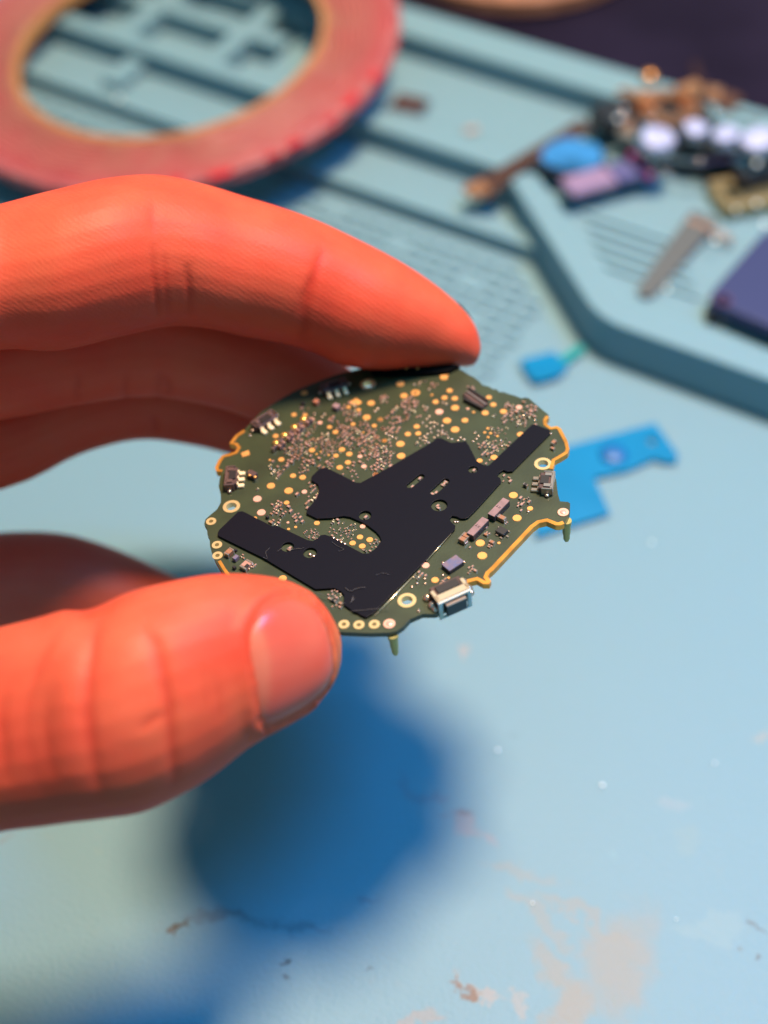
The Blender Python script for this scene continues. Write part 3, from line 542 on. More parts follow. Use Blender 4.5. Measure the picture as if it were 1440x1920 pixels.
def skin(name, col, sssw=.35, rough=.48):
    m = bpy.data.materials.new(name); m.use_nodes = True; nt = m.node_tree; p = nt.nodes['Principled BSDF']; L = nt.links
    g = nt.nodes.new('ShaderNodeNewGeometry'); at_ = nt.nodes.new('ShaderNodeAttribute'); at_.attribute_name = 'tint'
    n = nt.nodes.new('ShaderNodeTexNoise'); n.inputs['Scale'].default_value = 2.2; n.inputs['Detail'].default_value = 6; L.new(g.outputs['Position'], n.inputs['Vector'])
    mx = nt.nodes.new('ShaderNodeMix'); mx.data_type = 'RGBA'; mx.inputs[6].default_value = (col[0], col[1] * .72, col[2] * .75, 1); mx.inputs[7].default_value = (col[0], col[1] * 1.3, col[2] * 1.25, 1); L.new(n.outputs[0], mx.inputs[0])
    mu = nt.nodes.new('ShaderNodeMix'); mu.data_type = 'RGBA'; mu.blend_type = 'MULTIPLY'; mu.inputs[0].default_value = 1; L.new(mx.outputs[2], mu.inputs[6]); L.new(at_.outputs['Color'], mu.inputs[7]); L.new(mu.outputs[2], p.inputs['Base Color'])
    p.inputs['Subsurface Weight'].default_value = sssw; p.inputs['Subsurface Radius'].default_value = (1, .22, .1); p.inputs['Subsurface Scale'].default_value = .25
    p.inputs['Specular IOR Level'].default_value = .16
    rr = nt.nodes.new('ShaderNodeMapRange'); rr.inputs[3].default_value = rough - .08; rr.inputs[4].default_value = rough + .1; L.new(n.outputs[0], rr.inputs[0]); L.new(rr.outputs[0], p.inputs['Roughness'])
    # skin pattern: small cells + pores + friction ridges
    vo = nt.nodes.new('ShaderNodeTexVoronoi'); vo.feature = 'DISTANCE_TO_EDGE'; vo.inputs['Scale'].default_value = 16; L.new(g.outputs['Position'], vo.inputs['Vector'])
    n2 = nt.nodes.new('ShaderNodeTexNoise'); n2.inputs['Scale'].default_value = 38; n2.inputs['Detail'].default_value = 3; L.new(g.outputs['Position'], n2.inputs['Vector'])
    wv = nt.nodes.new('ShaderNodeTexWave'); wv.inputs['Scale'].default_value = 7.5; wv.inputs['Distortion'].default_value = 9; wv.inputs['Detail'].default_value = 1; wv.inputs['Detail Scale'].default_value = .35; wv.bands_direction = 'DIAGONAL'; L.new(g.outputs['Position'], wv.inputs['Vector'])
    b1 = nt.nodes.new('ShaderNodeBump'); b1.inputs['Distance'].default_value = .007; b1.inputs['Strength'].default_value = .22; L.new(vo.outputs[0], b1.inputs['Height'])
    b2 = nt.nodes.new('ShaderNodeBump'); b2.inputs['Distance'].default_value = .008; b2.inputs['Strength'].default_value = .32; L.new(n2.outputs[0], b2.inputs['Height']); L.new(b1.outputs[0], b2.inputs['Normal'])
    b3 = nt.nodes.new('ShaderNodeBump'); b3.inputs['Distance'].default_value = .0022; b3.inputs['Strength'].default_value = .28 if name == 'skin' else 0; L.new(wv.outputs[0], b3.inputs['Height']); L.new(b2.outputs[0], b3.inputs['Normal'])
    if name == 'nail': b1.inputs['Strength'].default_value = 0; b2.inputs['Strength'].default_value = .12; p.inputs['Coat Weight'].default_value = .2; p.inputs['Coat Roughness'].default_value = .22
    L.new(b3.outputs[0], p.inputs['Normal']); return m
SKIN = skin('skin', (.62, .076, .036), .16); me2.materials.clear(); me2.materials.append(SKIN)
tag(hand, 'bare hand reaching in from the left, pinching the round circuit board between thumb and fingers', 'hand')
# thumb nail: a curved plate that follows the thumb
bm = bmesh.new(); cxn, cyn = 548, 1240
top = []; RN, SN = 40, 10
def nailpt(x, y): 
    h = hit(x, y); return h
NL = chaikin(NAIL, 2)
cpt = nailpt(cxn, cyn); rows = []
for k in range(SN + 1):
    f = k / SN; row = []
    for q in NL:
        x = cxn + (q[0] - cxn) * f; y = cyn + (q[1] - cyn) * f; h = nailpt(x, y)
        nn = bvh.find_nearest(h)[1]; lift = .014 * (1 - f ** 6) - .020 * f ** 12
        row.append(bm.verts.new(h + nn * lift)); 
        if k == 0: break
    rows.append(row)
c0 = rows[0][0]; n_ = len(NL)
for q in range(n_): bm.faces.new((c0, rows[1][q], rows[1][(q + 1) % n_]))
for k in range(1, SN):
    for q in range(n_): bm.faces.new((rows[k][q], rows[k + 1][q], rows[k + 1][(q + 1) % n_], rows[k][(q + 1) % n_]))
bmesh.ops.recalc_face_normals(bm, faces=bm.faces[:])
if c0.normal.dot(ray(cxn, cyn)) > 0: bmesh.ops.reverse_faces(bm, faces=bm.faces[:])
bmesh.ops.solidify(bm, geom=bm.faces[:], thickness=.02)
NM = skin('nail', (.60, .090, .058), .12, .30)
nail = bm_obj('fingernail', bm, NM, hand, True)
nm = nail.data; n2_ = len(nm.vertices); nc = np.empty(n2_ * 3); nm.vertices.foreach_get('co', nc); nc = nc.reshape(n2_, 3)
v = nc - np.array(CAM); dd = v @ fw; X = 720 + F * v[:, 0] / dd; Y = 960 - F * (v @ up_) / dd
tn = np.ones((n2_, 3))
lun = 1 / (1 + np.exp((X - (508 - ((Y - 1270) / 130) ** 2 * 34)) / 3.0)); tn = tn * (1 + lun[:, None] * np.array([.02, .55, .4]))
fe = np.clip(1 - np.array([min(math.hypot(x - a, y - b) for a, b in [(608, 1155), (617, 1175), (623, 1195), (627, 1215), (630, 1235), (630, 1258), (624, 1280)]) for x, y in zip(X, Y)]) / 11, 0, 1)
tn = tn * (1 + fe[:, None] * np.array([.0, 1.0, .7]))
ca = nm.color_attributes.new('tint', 'FLOAT_COLOR', 'POINT'); ca.data.foreach_set('color', np.hstack([tn, np.ones((n2_, 1))]).ravel())
# sliver of the index nail seen edge-on behind the fingertip
bm = bmesh.new(); pts = [at(846, 562, 16.6), at(862, 573, 16.65), at(876, 588, 16.7), at(886, 602, 16.7)]
tube(bm, pts, [.004, .012, .012, .004], 8); bm_obj('fingernail', bm, NM, hand, True)
# ================================================================== CIRCUIT BOARD
BO = at(727, 940, 14.5)
BN = (RT * -.098 + UP * .697 - FW * .71).normalized()
BM = frame(BO, BN); BI = BM.inverted()
RM = (BI.to_3x3())
def b(x, y, h=0):
    r = RM @ ray(x, y); c = BI @ CAM; t = (h - c.z) / r.z; q = c + r * t; return (q.x, q.y)
def poly(pts): return [b(*q) for q in pts]
bd = tag(empty('circuit_board', BM), 'small round green circuit board with gold pads and a black film, held in the fingers', 'circuit board')
G = {}
def B_(key, *a, **k): G[key] = mat(key, *a, **k); return G[key]
mask = B_('solder_mask', (.030, .037, .014), .42, noise=.35, nscale=2.2, bump=.0012, bscale=40, coat=.15)
gold = B_('pad_gold', (.92, .40, .115), .42, .5, noise=.25, nscale=9); goldp = B_('pad_pink', (.85, .42, .30), .4, .4)
tin = B_('solder_tin', (.72, .48, .36), .28, .9); edge_m = B_('edge_copper', (.85, .34, .06), .35, .7, noise=.3, nscale=6)
film_b = B_('graphite_film', (.007, .006, .010), .36, bump=.0015, bscale=7, spec=.12); core_m = B_('board_core', (.06, .025, .012), .7)
cer = B_('ceramic_brown', (.30, .12, .06), .45); cer2 = B_('ceramic_pink', (.42, .20, .15), .45); blk = B_('chip_black', (.02, .014, .014), .42); lil = B_('chip_lilac', (.24, .13, .13), .55, noise=.2, nscale=12)
blu = B_('chip_blue', (.09, .09, .17), .38, bump=.003, bscale=25, noise=.4, nscale=14, col2=(.2, .12, .13)); stl = B_('frame_steel', (.70, .52, .44), .28, .9); whi = B_('housing_white', (.62, .60, .55), .4); dgr = B_('plunger_dark', (.03, .04, .045), .4); pin = B_('pin_olive', (.42, .34, .12), .4, .5); ink = B_('ink', (.06, .03, .03), .6)
lilb = B_('chip_side', (.05, .03, .03), .5); brn = B_('mould_brown', (.09, .045, .04), .4, noise=.3, nscale=8)
OUT = [(592, 717), (555, 732), (520, 752), (490, 772), (457, 807), (442, 817), (431, 832), (441, 834), (446, 840), (441, 848), (429, 852), (417, 855), (410, 864), (404, 877), (406, 884), (416, 885), (412, 897), (410, 912), (414, 928), (414, 942), (407, 955), (395, 965), (385, 974), (383, 982), (388, 990), (389, 1002), (393, 1010), (394, 1025), (398, 1038), (404, 1052), (415, 1070), (440, 1102), (480, 1136), (530, 1162), (590, 1180), (645, 1185), (695, 1187), (730, 1186), (744, 1183), (756, 1175), (769, 1161), (792, 1151), (817, 1151), (838, 1140), (858, 1112), (878, 1092), (894, 1088), (906, 1095), (917, 1095), (920, 1090), (914, 1082), (917, 1076), (924, 1070), (1000, 989), (1011, 981), (1025, 978), (1042, 985), (1050, 985), (1058, 982), (1068, 962), (1069, 944), (1065, 941), (1050, 940), (1046, 926), (1043, 900), (1036, 880), (1040, 864), (1053, 857), (1064, 850), (1067, 842), (1064, 829), (1051, 804), (1044, 800), (1033, 802), (1025, 796), (1024, 788), (1029, 782), (1028, 777), (1019, 770), (992, 747), (985, 745), (978, 747), (966, 742), (955, 739), (944, 735), (936, 735), (930, 729), (925, 730), (917, 725), (905, 722), (897, 713), (889, 707), (878, 702), (867, 695), (850, 689), (800, 685), (750, 683), (700, 686), (650, 697), (620, 706)]
RH = [(434, 950), (1018, 870), (763, 1126), (690, 721)]
SH = [(396, 978), (407, 1022), (408, 1042), (645, 1171), (673, 1172), (702, 1171)]
holes = [circ(b(*q), .058, 20) for q in RH] 
plate('board_body', [poly(OUT)] + holes, -.062, 0, mask, bd)
# inner dark core line at the rim, slightly proud
def offset_strip(pts, win, wout=.004):
    P = [Vector(q) for q in pts]; L = len(P); a = []; o = []
    for i in range(L):
        t = (P[min(i + 1, L - 1)] - P[max(i - 1, 0)]).normalized(); n = Vector((-t.y, t.x)); a.append(tuple(P[i] + n * win)); o.append(tuple(P[i] - n * wout))
    return a + o[::-1]
def edge_plating(name, pts, win=.034, m=edge_m, z0=-.066, z1=.006):
    # outline runs counter-clockwise on screen, so the inside is found by testing against the board centre
    q = poly(pts); c = Vector((0, 0)); mid = Vector(q[len(q) // 2]); 
    s = offset_strip(q, win); 
    if (Vector(s[len(q) // 2]) - c).length > (Vector(s[len(s) - 1 - len(q) // 2]) - c).length: s = offset_strip(q[::-1], win)
    return plate(name, [s], z0, z1, m, bd)
edge_plating('edge_plating', OUT[4:16]); edge_plating('edge_plating', OUT[65:77]); edge_plating('edge_plating', OUT[44:59], .04)
edge_plating('edge_plating', [(409, 1053), (418, 1068), (428, 1082), (440, 1096)], .03)
# film with cutouts
SHEET = [(409, 1003), (412, 997), (447, 963), (456, 962), (505, 987), (512, 990), (520, 989), (577, 1016), (587, 1018), (596, 1013), (602, 1007), (610, 1006), (622, 1010), (635, 1017), (680, 1041), (692, 1041), (705, 1032), (716, 1017), (712, 1008), (705, 1000), (685, 985), (657, 973), (645, 971), (620, 975), (595, 976), (575, 966), (576, 960), (595, 937), (599, 922), (597, 912), (584, 904), (585, 897), (600, 882), (612, 880), (640, 894), (667, 908), (676, 909), (730, 880), (811, 832), (819, 825), (828, 825), (847, 834), (874, 831), (880, 840), (894, 868), (902, 873), (910, 877), (917, 876), (997, 800), (1003, 799), (1031, 810), (1032, 816), (961, 887), (952, 888), (944, 885), (936, 890), (932, 896), (938, 900), (940, 907), (892, 960), (878, 974), (872, 976), (864, 976), (856, 972), (848, 971), (843, 976), (846, 982), (854, 989), (853, 996), (792, 1061), (700, 1154), (687, 1161), (677, 1157), (672, 1153), (665, 1151), (645, 1137), (646, 1119), (640, 1112), (627, 1106), (592, 1108), (585, 1104), (495, 1050), (410, 1008)]
def slot(p, q, r, n=8):
    a, c = Vector(b(*p)), Vector(b(*q)); t = (c - a).normalized(); ang = math.atan2(t.y, t.x); o = []
    for k in range(n + 1): th = ang - math.pi / 2 + math.pi * k / n; o.append((c.x + r * math.cos(th), c.y + r * math.sin(th)))
    for k in range(n + 1): th = ang + math.pi / 2 + math.pi * k / n; o.append((a.x + r * math.cos(th), a.y + r * math.sin(th)))
    return o
CUT = [slot((769, 914), (790, 897), .036), slot((814, 926), (836, 906), .04), circ(b(824, 951), .085, 20), circ(b(887, 884), .05, 16), circ(b(685, 970), .066, 18), circ(b(540, 1029), .066, 18), circ(b(582, 1040), .07, 18)]
plate('black_film', [poly(SHEET)] + CUT, .012, .030, film_b, bd, .003)
# bright bare rim of the shield under the film's right edge
s = [b(703, 1156, .0), b(742, 1116), b(781, 1076)]
bm = bmesh.new(); tube(bm, [(q[0], q[1], .012) for q in s], [.004, .009, .005], 6); bm_obj('film_rim', bm, B_('rim_bright', (.9, .7, .45), .25, .8), bd)
s = [b(846, 1003), b(800, 1054)]
bm = bmesh.new(); tube(bm, [(q[0], q[1], .02) for q in s], .004, 6); bm_obj('film_rim', bm, G['rim_bright'], bd)
# plated rings
def annulus(name, c, r0, r1, z0, z1, m, n=28, par=None):
    bm = bmesh.new(); pr = [(r0, z0), (r1, z0), (r1, z1), (r0, z1)]; rr = []
    for i in range(n):
        a = 2 * math.pi * i / n; rr.append([bm.verts.new((c[0] + r * math.cos(a), c[1] + r * math.sin(a), z)) for r, z in pr])
    for i in range(n):
        for j in range(4): bm.faces.new((rr[i][j], rr[(i + 1) % n][j], rr[(i + 1) % n][(j + 1) % 4], rr[i][(j + 1) % 4]))
    bmesh.ops.recalc_face_normals(bm, faces=bm.faces[:]); return bm_obj(name, bm, m, par or bd)
ringm = B_('ring_gold', (.90, .60, .28), .34, .65)
for q in RH:
    annulus('plated_ring', b(*q), .0565, .092, -.0625, .005, ringm)
for q in SH:
    o = annulus('pin_ring', b(*q), .024, .054, .0005, .006, ringm, 20)
    bm = bmesh.new(); add_cyl(bm, (*b(*q), .0008), .0235, .002, 14); bm_obj('pin_socket', bm, B_('socket_olive', (.12, .08, .02), .5), o)
o = annulus('pin_ring', b(779, 737), .02, .05, .0005, .006, gold, 18)
# round gold pads (each its own part, shared meshes)
Z1 = [(802, 308, 30), (725, 472, 22), (808, 475, 20), (860, 507, 20), (920, 532, 20), (992, 565, 21), (1036, 602, 24), (1270, 492, 33), (1303, 385, 32), (1372, 510, 22), (1168, 543, 20), (1327, 555, 21), (1393, 577, 20), (1345, 640, 21), (1403, 667, 20), (1085, 733, 26), (1140, 767, 26), (1040, 780, 22), (1220, 785, 20), (1130, 830, 25), (1068, 868, 26), (1250, 860, 22), (1338, 920, 26), (860, 738, 26), (630, 808, 25), (588, 632, 24), (718, 930, 25), (790, 942, 27), (552, 1005, 33), (685, 1042, 35), (803, 1050, 22), (450, 1103, 34), (670, 1132, 22), (1135, 415, 19), (1210, 436, 19), (925, 750, 8), (895, 768, 9), (985, 775, 9), (545, 812, 11), (1245, 605, 9)]
Z3 = [(480, 245, 34), (1220, 430, 25), (1293, 450, 26), (1165, 475, 25), (1237, 498, 26), (897, 325, 23), (640, 740, 31), (430, 290, 20), (1240, 350, 22), (680, 321, 11), (738, 355, 12), (685, 370, 12)]
Z2 = [(182, 215, 31), (207, 297, 28), (515, 262, 23), (480, 310, 23), (550, 315, 24), (420, 338, 23), (445, 405, 30), (552, 378, 30), (497, 465, 31), (552, 525, 32), (618, 463, 25), (780, 308, 22), (810, 357, 23), (755, 413, 26), (878, 403, 26), (983, 375, 24), (993, 558, 26), (293, 505, 23), (233, 556, 23), (303, 552, 22), (183, 622, 31), (187, 703, 31), (47, 458, 21), (67, 520, 18), (20, 575, 20), (75, 600, 18), (815, 713, 26), (718, 735, 21), (17, 827, 22), (395, 292, 10), (945, 968, 31), (1058, 1058, 21), (677, 408, 11), (638, 385, 11), (773, 518, 11), (752, 545, 11), (792, 550, 11), (838, 570, 10), (775, 577, 10)]
Z4 = [(970, 258, 31), (722, 427, 31), (735, 512, 33), (353, 578, 26), (417, 677, 25), (848, 427, 11), (508, 662, 9)]
pads = [(370 + x / 4, 660 + y / 4, r / 4) for x, y, r in Z1] + [(370 + x / 4, 900 + y / 4, r / 4) for x, y, r in Z3] + [(700 + x / 3.6, 660 + y / 3.6, r / 3.6) for x, y, r in Z2] + [(700 + x / 3.6, 900 + y / 3.6, r / 3.6) for x, y, r in Z4]
bmp = bmesh.new(); add_cyl(bmp, (0, 0, 0), 1, 1, 18, r2=.93); pm = bpy.data.meshes.new('test_pad'); bmp.to_mesh(pm); bmp.free(); pm.materials.append(gold)
bmp = bmesh.new(); add_cyl(bmp, (0, 0, 0), 1, 1, 18, r2=.93); pm2 = bpy.data.meshes.new('test_pad'); bmp.to_mesh(pm2); bmp.free(); pm2.materials.append(goldp)
PADS = []
for i, (x, y, r) in enumerate(pads):
    q = b(x, y); rr = r / 181 * 1.0
    pink = (x, y) in [] or (r * 4 in (20, 22) and i % 3 == 0) or (i % 9 == 4)
    o = bpy.data.objects.new('test_pad', pm2 if pink else pm); COL.objects.link(o); o.parent = bd; o.location = (*q, .0006); o.scale = (rr, rr, .006); PADS.append((*q, rr))
def quadpad(px, m=gold, z=.007, name='square_pad'): return plate(name, [poly(px)], .0006, z, m, bd)
quadpad([(655, 755), (668, 747), (679, 755), (666, 764)]); quadpad([(452, 850), (466, 845), (469, 853), (455, 858)]); quadpad([(825, 707), (829, 699), (842, 698), (838, 712), (828, 713)])
for q in ((730, 1170), (1056, 961)):
    bm = bmesh.new(); add_cyl(bm, (*b(*q), .0004), .057, .007, 24); o = bm_obj('pin_land', bm, goldp, bd)
    bm = bmesh.new(); add_ball(bm, (*b(*q), .004), .034, .35, sub=2); bm_obj('solder_blob', bm, B_('land_pink', (.72, .36, .28), .35, .3), o)
# spring pins under the board
for q in ((735, 1182), (1062, 968)):
    c = b(*q); bm = bmesh.new(); p_ = (c[0], c[1])
    for r1, r2, z0, z1 in ((.054, .054, -.11, -.063), (.045, .041, -.25, -.11), (.034, .034, -.33, -.25), (.030, .024, -.36, -.33)):
        add_cyl(bm, (*p_, z0), r2, z1 - z0, 16, r2=r1)
    bm_obj('spring_pin', bm, pin, bd)
# principal directions of the layout
a1, a2 = Vector(b(922, 1072)), Vector(b(1000, 989)); ANG = math.atan2((a2 - a1).y, (a2 - a1).x)
def boxpx(name, p0, p1, w, h, m, par=None, z=.001, bev=.004, ends=None):
    a, c = Vector(b(*p0)), Vector(b(*p1)); mid = (a + c) / 2; L = (c - a).length; ang = math.atan2((c - a).y, (c - a).x)
    bm = bmesh.new(); add_box(bm, (mid.x, mid.y, z + h / 2), (L if not ends else L * .62, w, h), ang, bev, 0)
    o = bm_obj(name, bm, [m], par or bd)
    if ends:
        for s in (-1, 1):
            e = bmesh.new(); u = Vector((math.cos(ang), math.sin(ang))) * s * L * .405
            add_box(e, (mid.x + u.x, mid.y + u.y, z + h * .5), (L * .19, w * 1.01, h * 1.02), ang, bev); bm_obj('terminal', e, ends, o)
    return o
# two long lilac chips with their printed marks
for (p0, p1) in (((921, 972), (950, 942)), ((882, 1008), (911, 978))):
    o = boxpx('long_chip', (p0[0] - 0, p0[1] + 4), (p1[0], p1[1] + 4), .088, .075, lilb)
    o2 = boxpx('chip_lid', (p0[0], p0[1] + 4), (p1[0], p1[1] + 4), .080, .006, lil, o, .075, .001)
    a, c = Vector(b(*p0)), Vector(b(*p1)); u = (c - a).normalized(); v = Vector((-u.y, u.x)); mid = Vector(b((p0[0] + p1[0]) / 2, (p0[1] + p1[1]) / 2 + 4))
    bm = bmesh.new()
    for dx, dy, l, w in ((-.005, .018, .022, .008), (.012, .018, .006, .02), (-.008, -.012, .018, .006), (.008, -.016, .018, .006), (.0, -.006, .006, .02)):
        q = mid + u * dx + v * dy; add_box(bm, (q.x, q.y, .0825), (w, l, .001), math.atan2(u.y, u.x))
    tag(bm_obj('printed_mark', bm, ink, o), kind='stuff')
sq = boxpx('square_chip', (836, 1071), (863, 1053), .13, .05, lilb); boxpx('chip_lid', (836, 1071), (863, 1053), .124, .006, blu, sq, .049, .001)
def px4(x, y): return (700 + x / 3.6, 900 + y / 3.6)
def px2(x, y): return (700 + x / 3.6, 660 + y / 3.6)
def px1(x, y): return (370 + x / 4, 660 + y / 4)
def px3(x, y): return (370 + x / 4, 900 + y / 4)
def capA(name, c, L, w, h, m=cer, ends=tin, par=None, flip=False):
    c = Vector(b(*c)); ang = ANG + (math.pi / 2 if flip else 0)
    bm = bmesh.new(); add_box(bm, (c.x, c.y, .001 + h / 2), (L * .6, w, h), ang, .003); o = bm_obj(name, bm, m, par or bd)
    if ends:
        for s in (-1, 1):
            e = bmesh.new(); add_box(e, (c.x + math.cos(ang) * s * L * .4, c.y + math.sin(ang) * s * L * .4, .001 + h * .5), (L * .2, w * 1.02, h * 1.03), ang, .003); bm_obj('terminal', e, ends, o)
    return o
capA('capacitor', px4(868, 272), .09, .05, .05, flip=True); capA('capacitor', px4(605, 420), .085, .055, .055, flip=True); capA('capacitor', px4(628, 395), .085, .055, .055, flip=True); capA('capacitor', px4(800, 428), .06, .035, .03, flip=True)
capA('capacitor', px3(243, 560), .095, .06, .055); capA('capacitor', px4(760, 375), .05, .028, .025, flip=True); capA('capacitor', px2(1218, 622), .07, .04, .04, flip=False); capA('capacitor', px2(1210, 660), .05, .03, .03, flip=True)
o = boxpx('small_chip', px4(840, 345), px4(895, 375), .085, .045, blk)
for k, (dx, dy) in enumerate(((835, 375), (862, 395), (905, 385), (850, 325), (912, 350))):
    bm = bmesh.new(); q = b(*px4(dx, dy)); add_box(bm, (*q, .008), (.03, .018, .014), ANG + math.pi / 2, .002); bm_obj('chip_leg', bm, tin, o)
capA('small_chip', px3(292, 600), .075, .06, .05, blu, None, flip=True)
o = capA('sensor_chip', px3(372, 655), .12, .085, .05, cer2, tin, flip=False)
bm = bmesh.new(); q = b(*px3(372, 645), .05); add_box(bm, (*q, .054), (.045, .035, .006), ANG, .001); bm_obj('chip_window', bm, blk, o)
capA('small_chip', px3(280, 668), .05, .035, .04, blk, None); capA('small_chip', px3(290, 535), .04, .03, .03, blk, None); capA('small_chip', px3(527, 288), .045, .035, .035, blk, None)
capA('small_chip', px1(1045, 430), .115, .075, .06, lil, None, flip=False); capA('capacitor', px1(895, 392), .10, .06, .055, mat('ceramic_red', (.40, .13, .07), .45), None)
capA('small_chip', px1(795, 400), .05, .04, .045, blk, None); capA('small_chip', px2(1028, 910), .05, .035, .04, blk, tin, flip=True)
capA('coil_part', px1(418, 940), .11, .10, .07, brn, None); 
for k in range(4):
    q = b(*px1(400 + (k % 2) * 40, 925 + k * 14)); bm = bmesh.new(); add_ball(bm, (*q, .06), .018, .6, sub=2); bm_obj('solder_blob', bm, gold, bd)
# row of gold bumps over dark parts
for k, (x, y) in enumerate(((592, 688), (655, 630), (728, 570), (797, 510))):
    q = b(*px1(x, y)); bm = bmesh.new(); add_ball(bm, (*q, .012), .043, .7, sub=2); bm_obj('solder_bump', bm, B_('bump_gold', (1.0, .50, .12), .25, .8), bd)
    capA('capacitor', px1(x + 45, y + 28), .085, .05, .06, brn, cer2, flip=False); capA('capacitor', px1(x - 22 if k else x - 10, y + 50), .07, .04, .055, brn, tin)
# dark board-to-board connector at the top right
q0, q1 = px2(628, 268), px2(745, 372)
o = boxpx('board_connector', px2(625, 285), px2(755, 375), .10, .03, brn)
for s in (0, 1):
    p0, p1 = (px2(645, 262), px2(770, 345)) if s else (px2(610, 330), px2(735, 395)); boxpx('connector_wall', p0, p1, .03, .05, blk, o)
for k in range(7):
    f = k / 6; q = b(*px2(640 + 110 * f, 290 + 78 * f)); bm = bmesh.new(); add_box(bm, (*q, .045), (.012, .05, .01), ANG); bm_obj('connector_contact', bm, stl, o)
# side contacts / switches: dark body, steel frame, three gold terminals
def side_switch(cx, cy, ox, oy, tx, ty, W=.22, D=.13, H=.085, term=gold, fr=stl, name='side_switch'):
    """centre px, px just outward of it, one px along the rim"""
    c = Vector(b(cx, cy)); o_ = (Vector(b(cx + tx, cy + ty)) - c).normalized(); n = Vector((-o_.y, o_.x))
    if n.dot(Vector(b(cx + ox, cy + oy)) - c) < 0: n = -n
    # local x along the rim, y outward; keep right handed
    x = o_ if o_.x * n.y - o_.y * n.x > 0 else -o_
    M = Matrix(((x.x, n.x, 0, c.x), (x.y, n.y, 0, c.y), (0, 0, 1, .001), (0, 0, 0, 1)))
    bm = bmesh.new(); add_box(bm, (0, 0, H * .45), (W * .86, D * .8, H * .9), bev=.008, M=M); root = bm_obj(name, bm, brn, bd)
    bm = bmesh.new()
    add_box(bm, (0, D * .45, H * .5), (W, .016, H), bev=.004, M=M)
    for s in (-1, 1):
        add_box(bm, (s * W * .47, D * .1, H * .5), (.016, D * .62, H), bev=.004, M=M)
        add_box(bm, (s * W * .30, D * .15, H + .003), (W * .16, D * .5, .008), bev=.002, M=M)
    add_box(bm, (0, D * .38, H + .003), (W * .9, D * .16, .008), bev=.002, M=M)
    bm_obj('switch_frame', bm, fr, root)
    bm = bmesh.new(); add_box(bm, (0, -D * .08, H + .002), (W * .42, D * .5, .006), bev=.001, M=M); bm_obj('switch_cover', bm, blk, root)
    for k in (-1, 0, 1):
        bm = bmesh.new(); add_box(bm, (k * W * .31, -D * .62, .018), (W * .17, D * .5, .03), bev=.006, M=M); add_box(bm, (k * W * .31, -D * .42, .04), (W * .15, .02, .05), bev=.004, M=M); bm_obj('switch_terminal', bm, term, root)
    for s in (-1, 1):
        bm = bmesh.new(); add_ball(bm, (s * (W * .56), D * .15, .02), .024, .8, sub=2, M=M); bm_obj('solder_joint', bm, tin, root)
    return root, M
tg = B_('terminal_gold', (.95, .72, .45), .4, .35)
fd = B_('frame_dark', (.26, .15, .13), .34, .7)
side_switch(437, 903, -20, 4, 3, -30, W=.30, D=.15, H=.10, term=tg, fr=fd); side_switch(499, 797, -15, -12, 30, -19, W=.31, D=.15, H=.10, term=tg, fr=fd); side_switch(629, 733, -8, -15, 32, -10, W=.31, D=.15, H=.10, term=tg, fr=fd)
side_switch(1024, 912, 20, 2, 4, -26, W=.27, D=.17, H=.10, term=tin)
# push button on the lower rim: pale housing, dark plunger facing out
c = Vector(b(845, 1122)); tdir = (Vector(b(878, 1106)) - Vector(b(815, 1134))).normalized(); nd = Vector((tdir.y, -tdir.x))
M = Matrix(((tdir.x, -nd.x, 0, c.x), (tdir.y, -nd.y, 0, c.y), (0, 0, 1, -.01), (0, 0, 0, 1))) @ Matrix.Diagonal((1.08, 1.08, 1.12, 1))   # +y inward
bm = bmesh.new(); add_box(bm, (0, .02, .045), (.31, .20, .15), bev=.012, M=M); pb_ = bm_obj('push_button', bm, brn, bd)
bm = bmesh.new()
add_box(bm, (0, -.088, .112), (.33, .022, .022), bev=.004, M=M); add_box(bm, (0, -.088, -.085), (.33, .022, .02), bev=.004, M=M)
for s in (-1, 1): add_box(bm, (s * .145, -.088, .012), (.04, .024, .20), bev=.004, M=M)
bm_obj('button_housing', bm, whi, pb_)
bm = bmesh.new(); add_box(bm, (0, -.04, .126), (.33, .07, .012), bev=.003, M=M)
for s in (-1, 1): add_box(bm, (s * .150, .0, .126), (.035, .13, .012), bev=.003, M=M)
bm_obj('button_frame', bm, B_('frame_pale', (.88, .64, .42), .3, .7), pb_)
bm = bmesh.new(); add_box(bm, (0, .045, .128), (.22, .09, .014), bev=.004, M=M); bm_obj('button_cover', bm, blk, pb_)
bm = bmesh.new(); add_box(bm, (0, -.10, .01), (.20, .06, .13), bev=.008, M=M); bm_obj('plunger', bm, dgr, pb_)
bm = bmesh.new(); add_box(bm, (0, -.105, .08), (.20, .05, .012), bev=.003, M=M); bm_obj('plunger_lip', bm, stl, pb_)
for s in (-1, 1):
    for yy, rr in ((.10, .04), (.0, .042), (-.05, .03)):
        bm = bmesh.new(); add_ball(bm, (s * .185, yy, .02), rr, 1.1, sub=2, M=M); bm_obj('solder_joint', bm, stl if yy < .09 else tin, pb_)
# black strip on the far rim, tucked under the fingertip
o = plate('black_strip', [poly([(696, 698), (712, 688), (745, 683), (800, 682), (840, 686), (862, 692), (840, 703), (800, 706), (740, 708), (700, 707)])], .001, .05, mat('strip_black', (.003, .003, .003), .9, spec=.05), bd)
for x in (728, 745, 762, 783):
    bm = bmesh.new(); add_ball(bm, (*b(x, 691, .05), .052), .018, .6, sub=2); bm_obj('strip_stud', bm, gold, o)
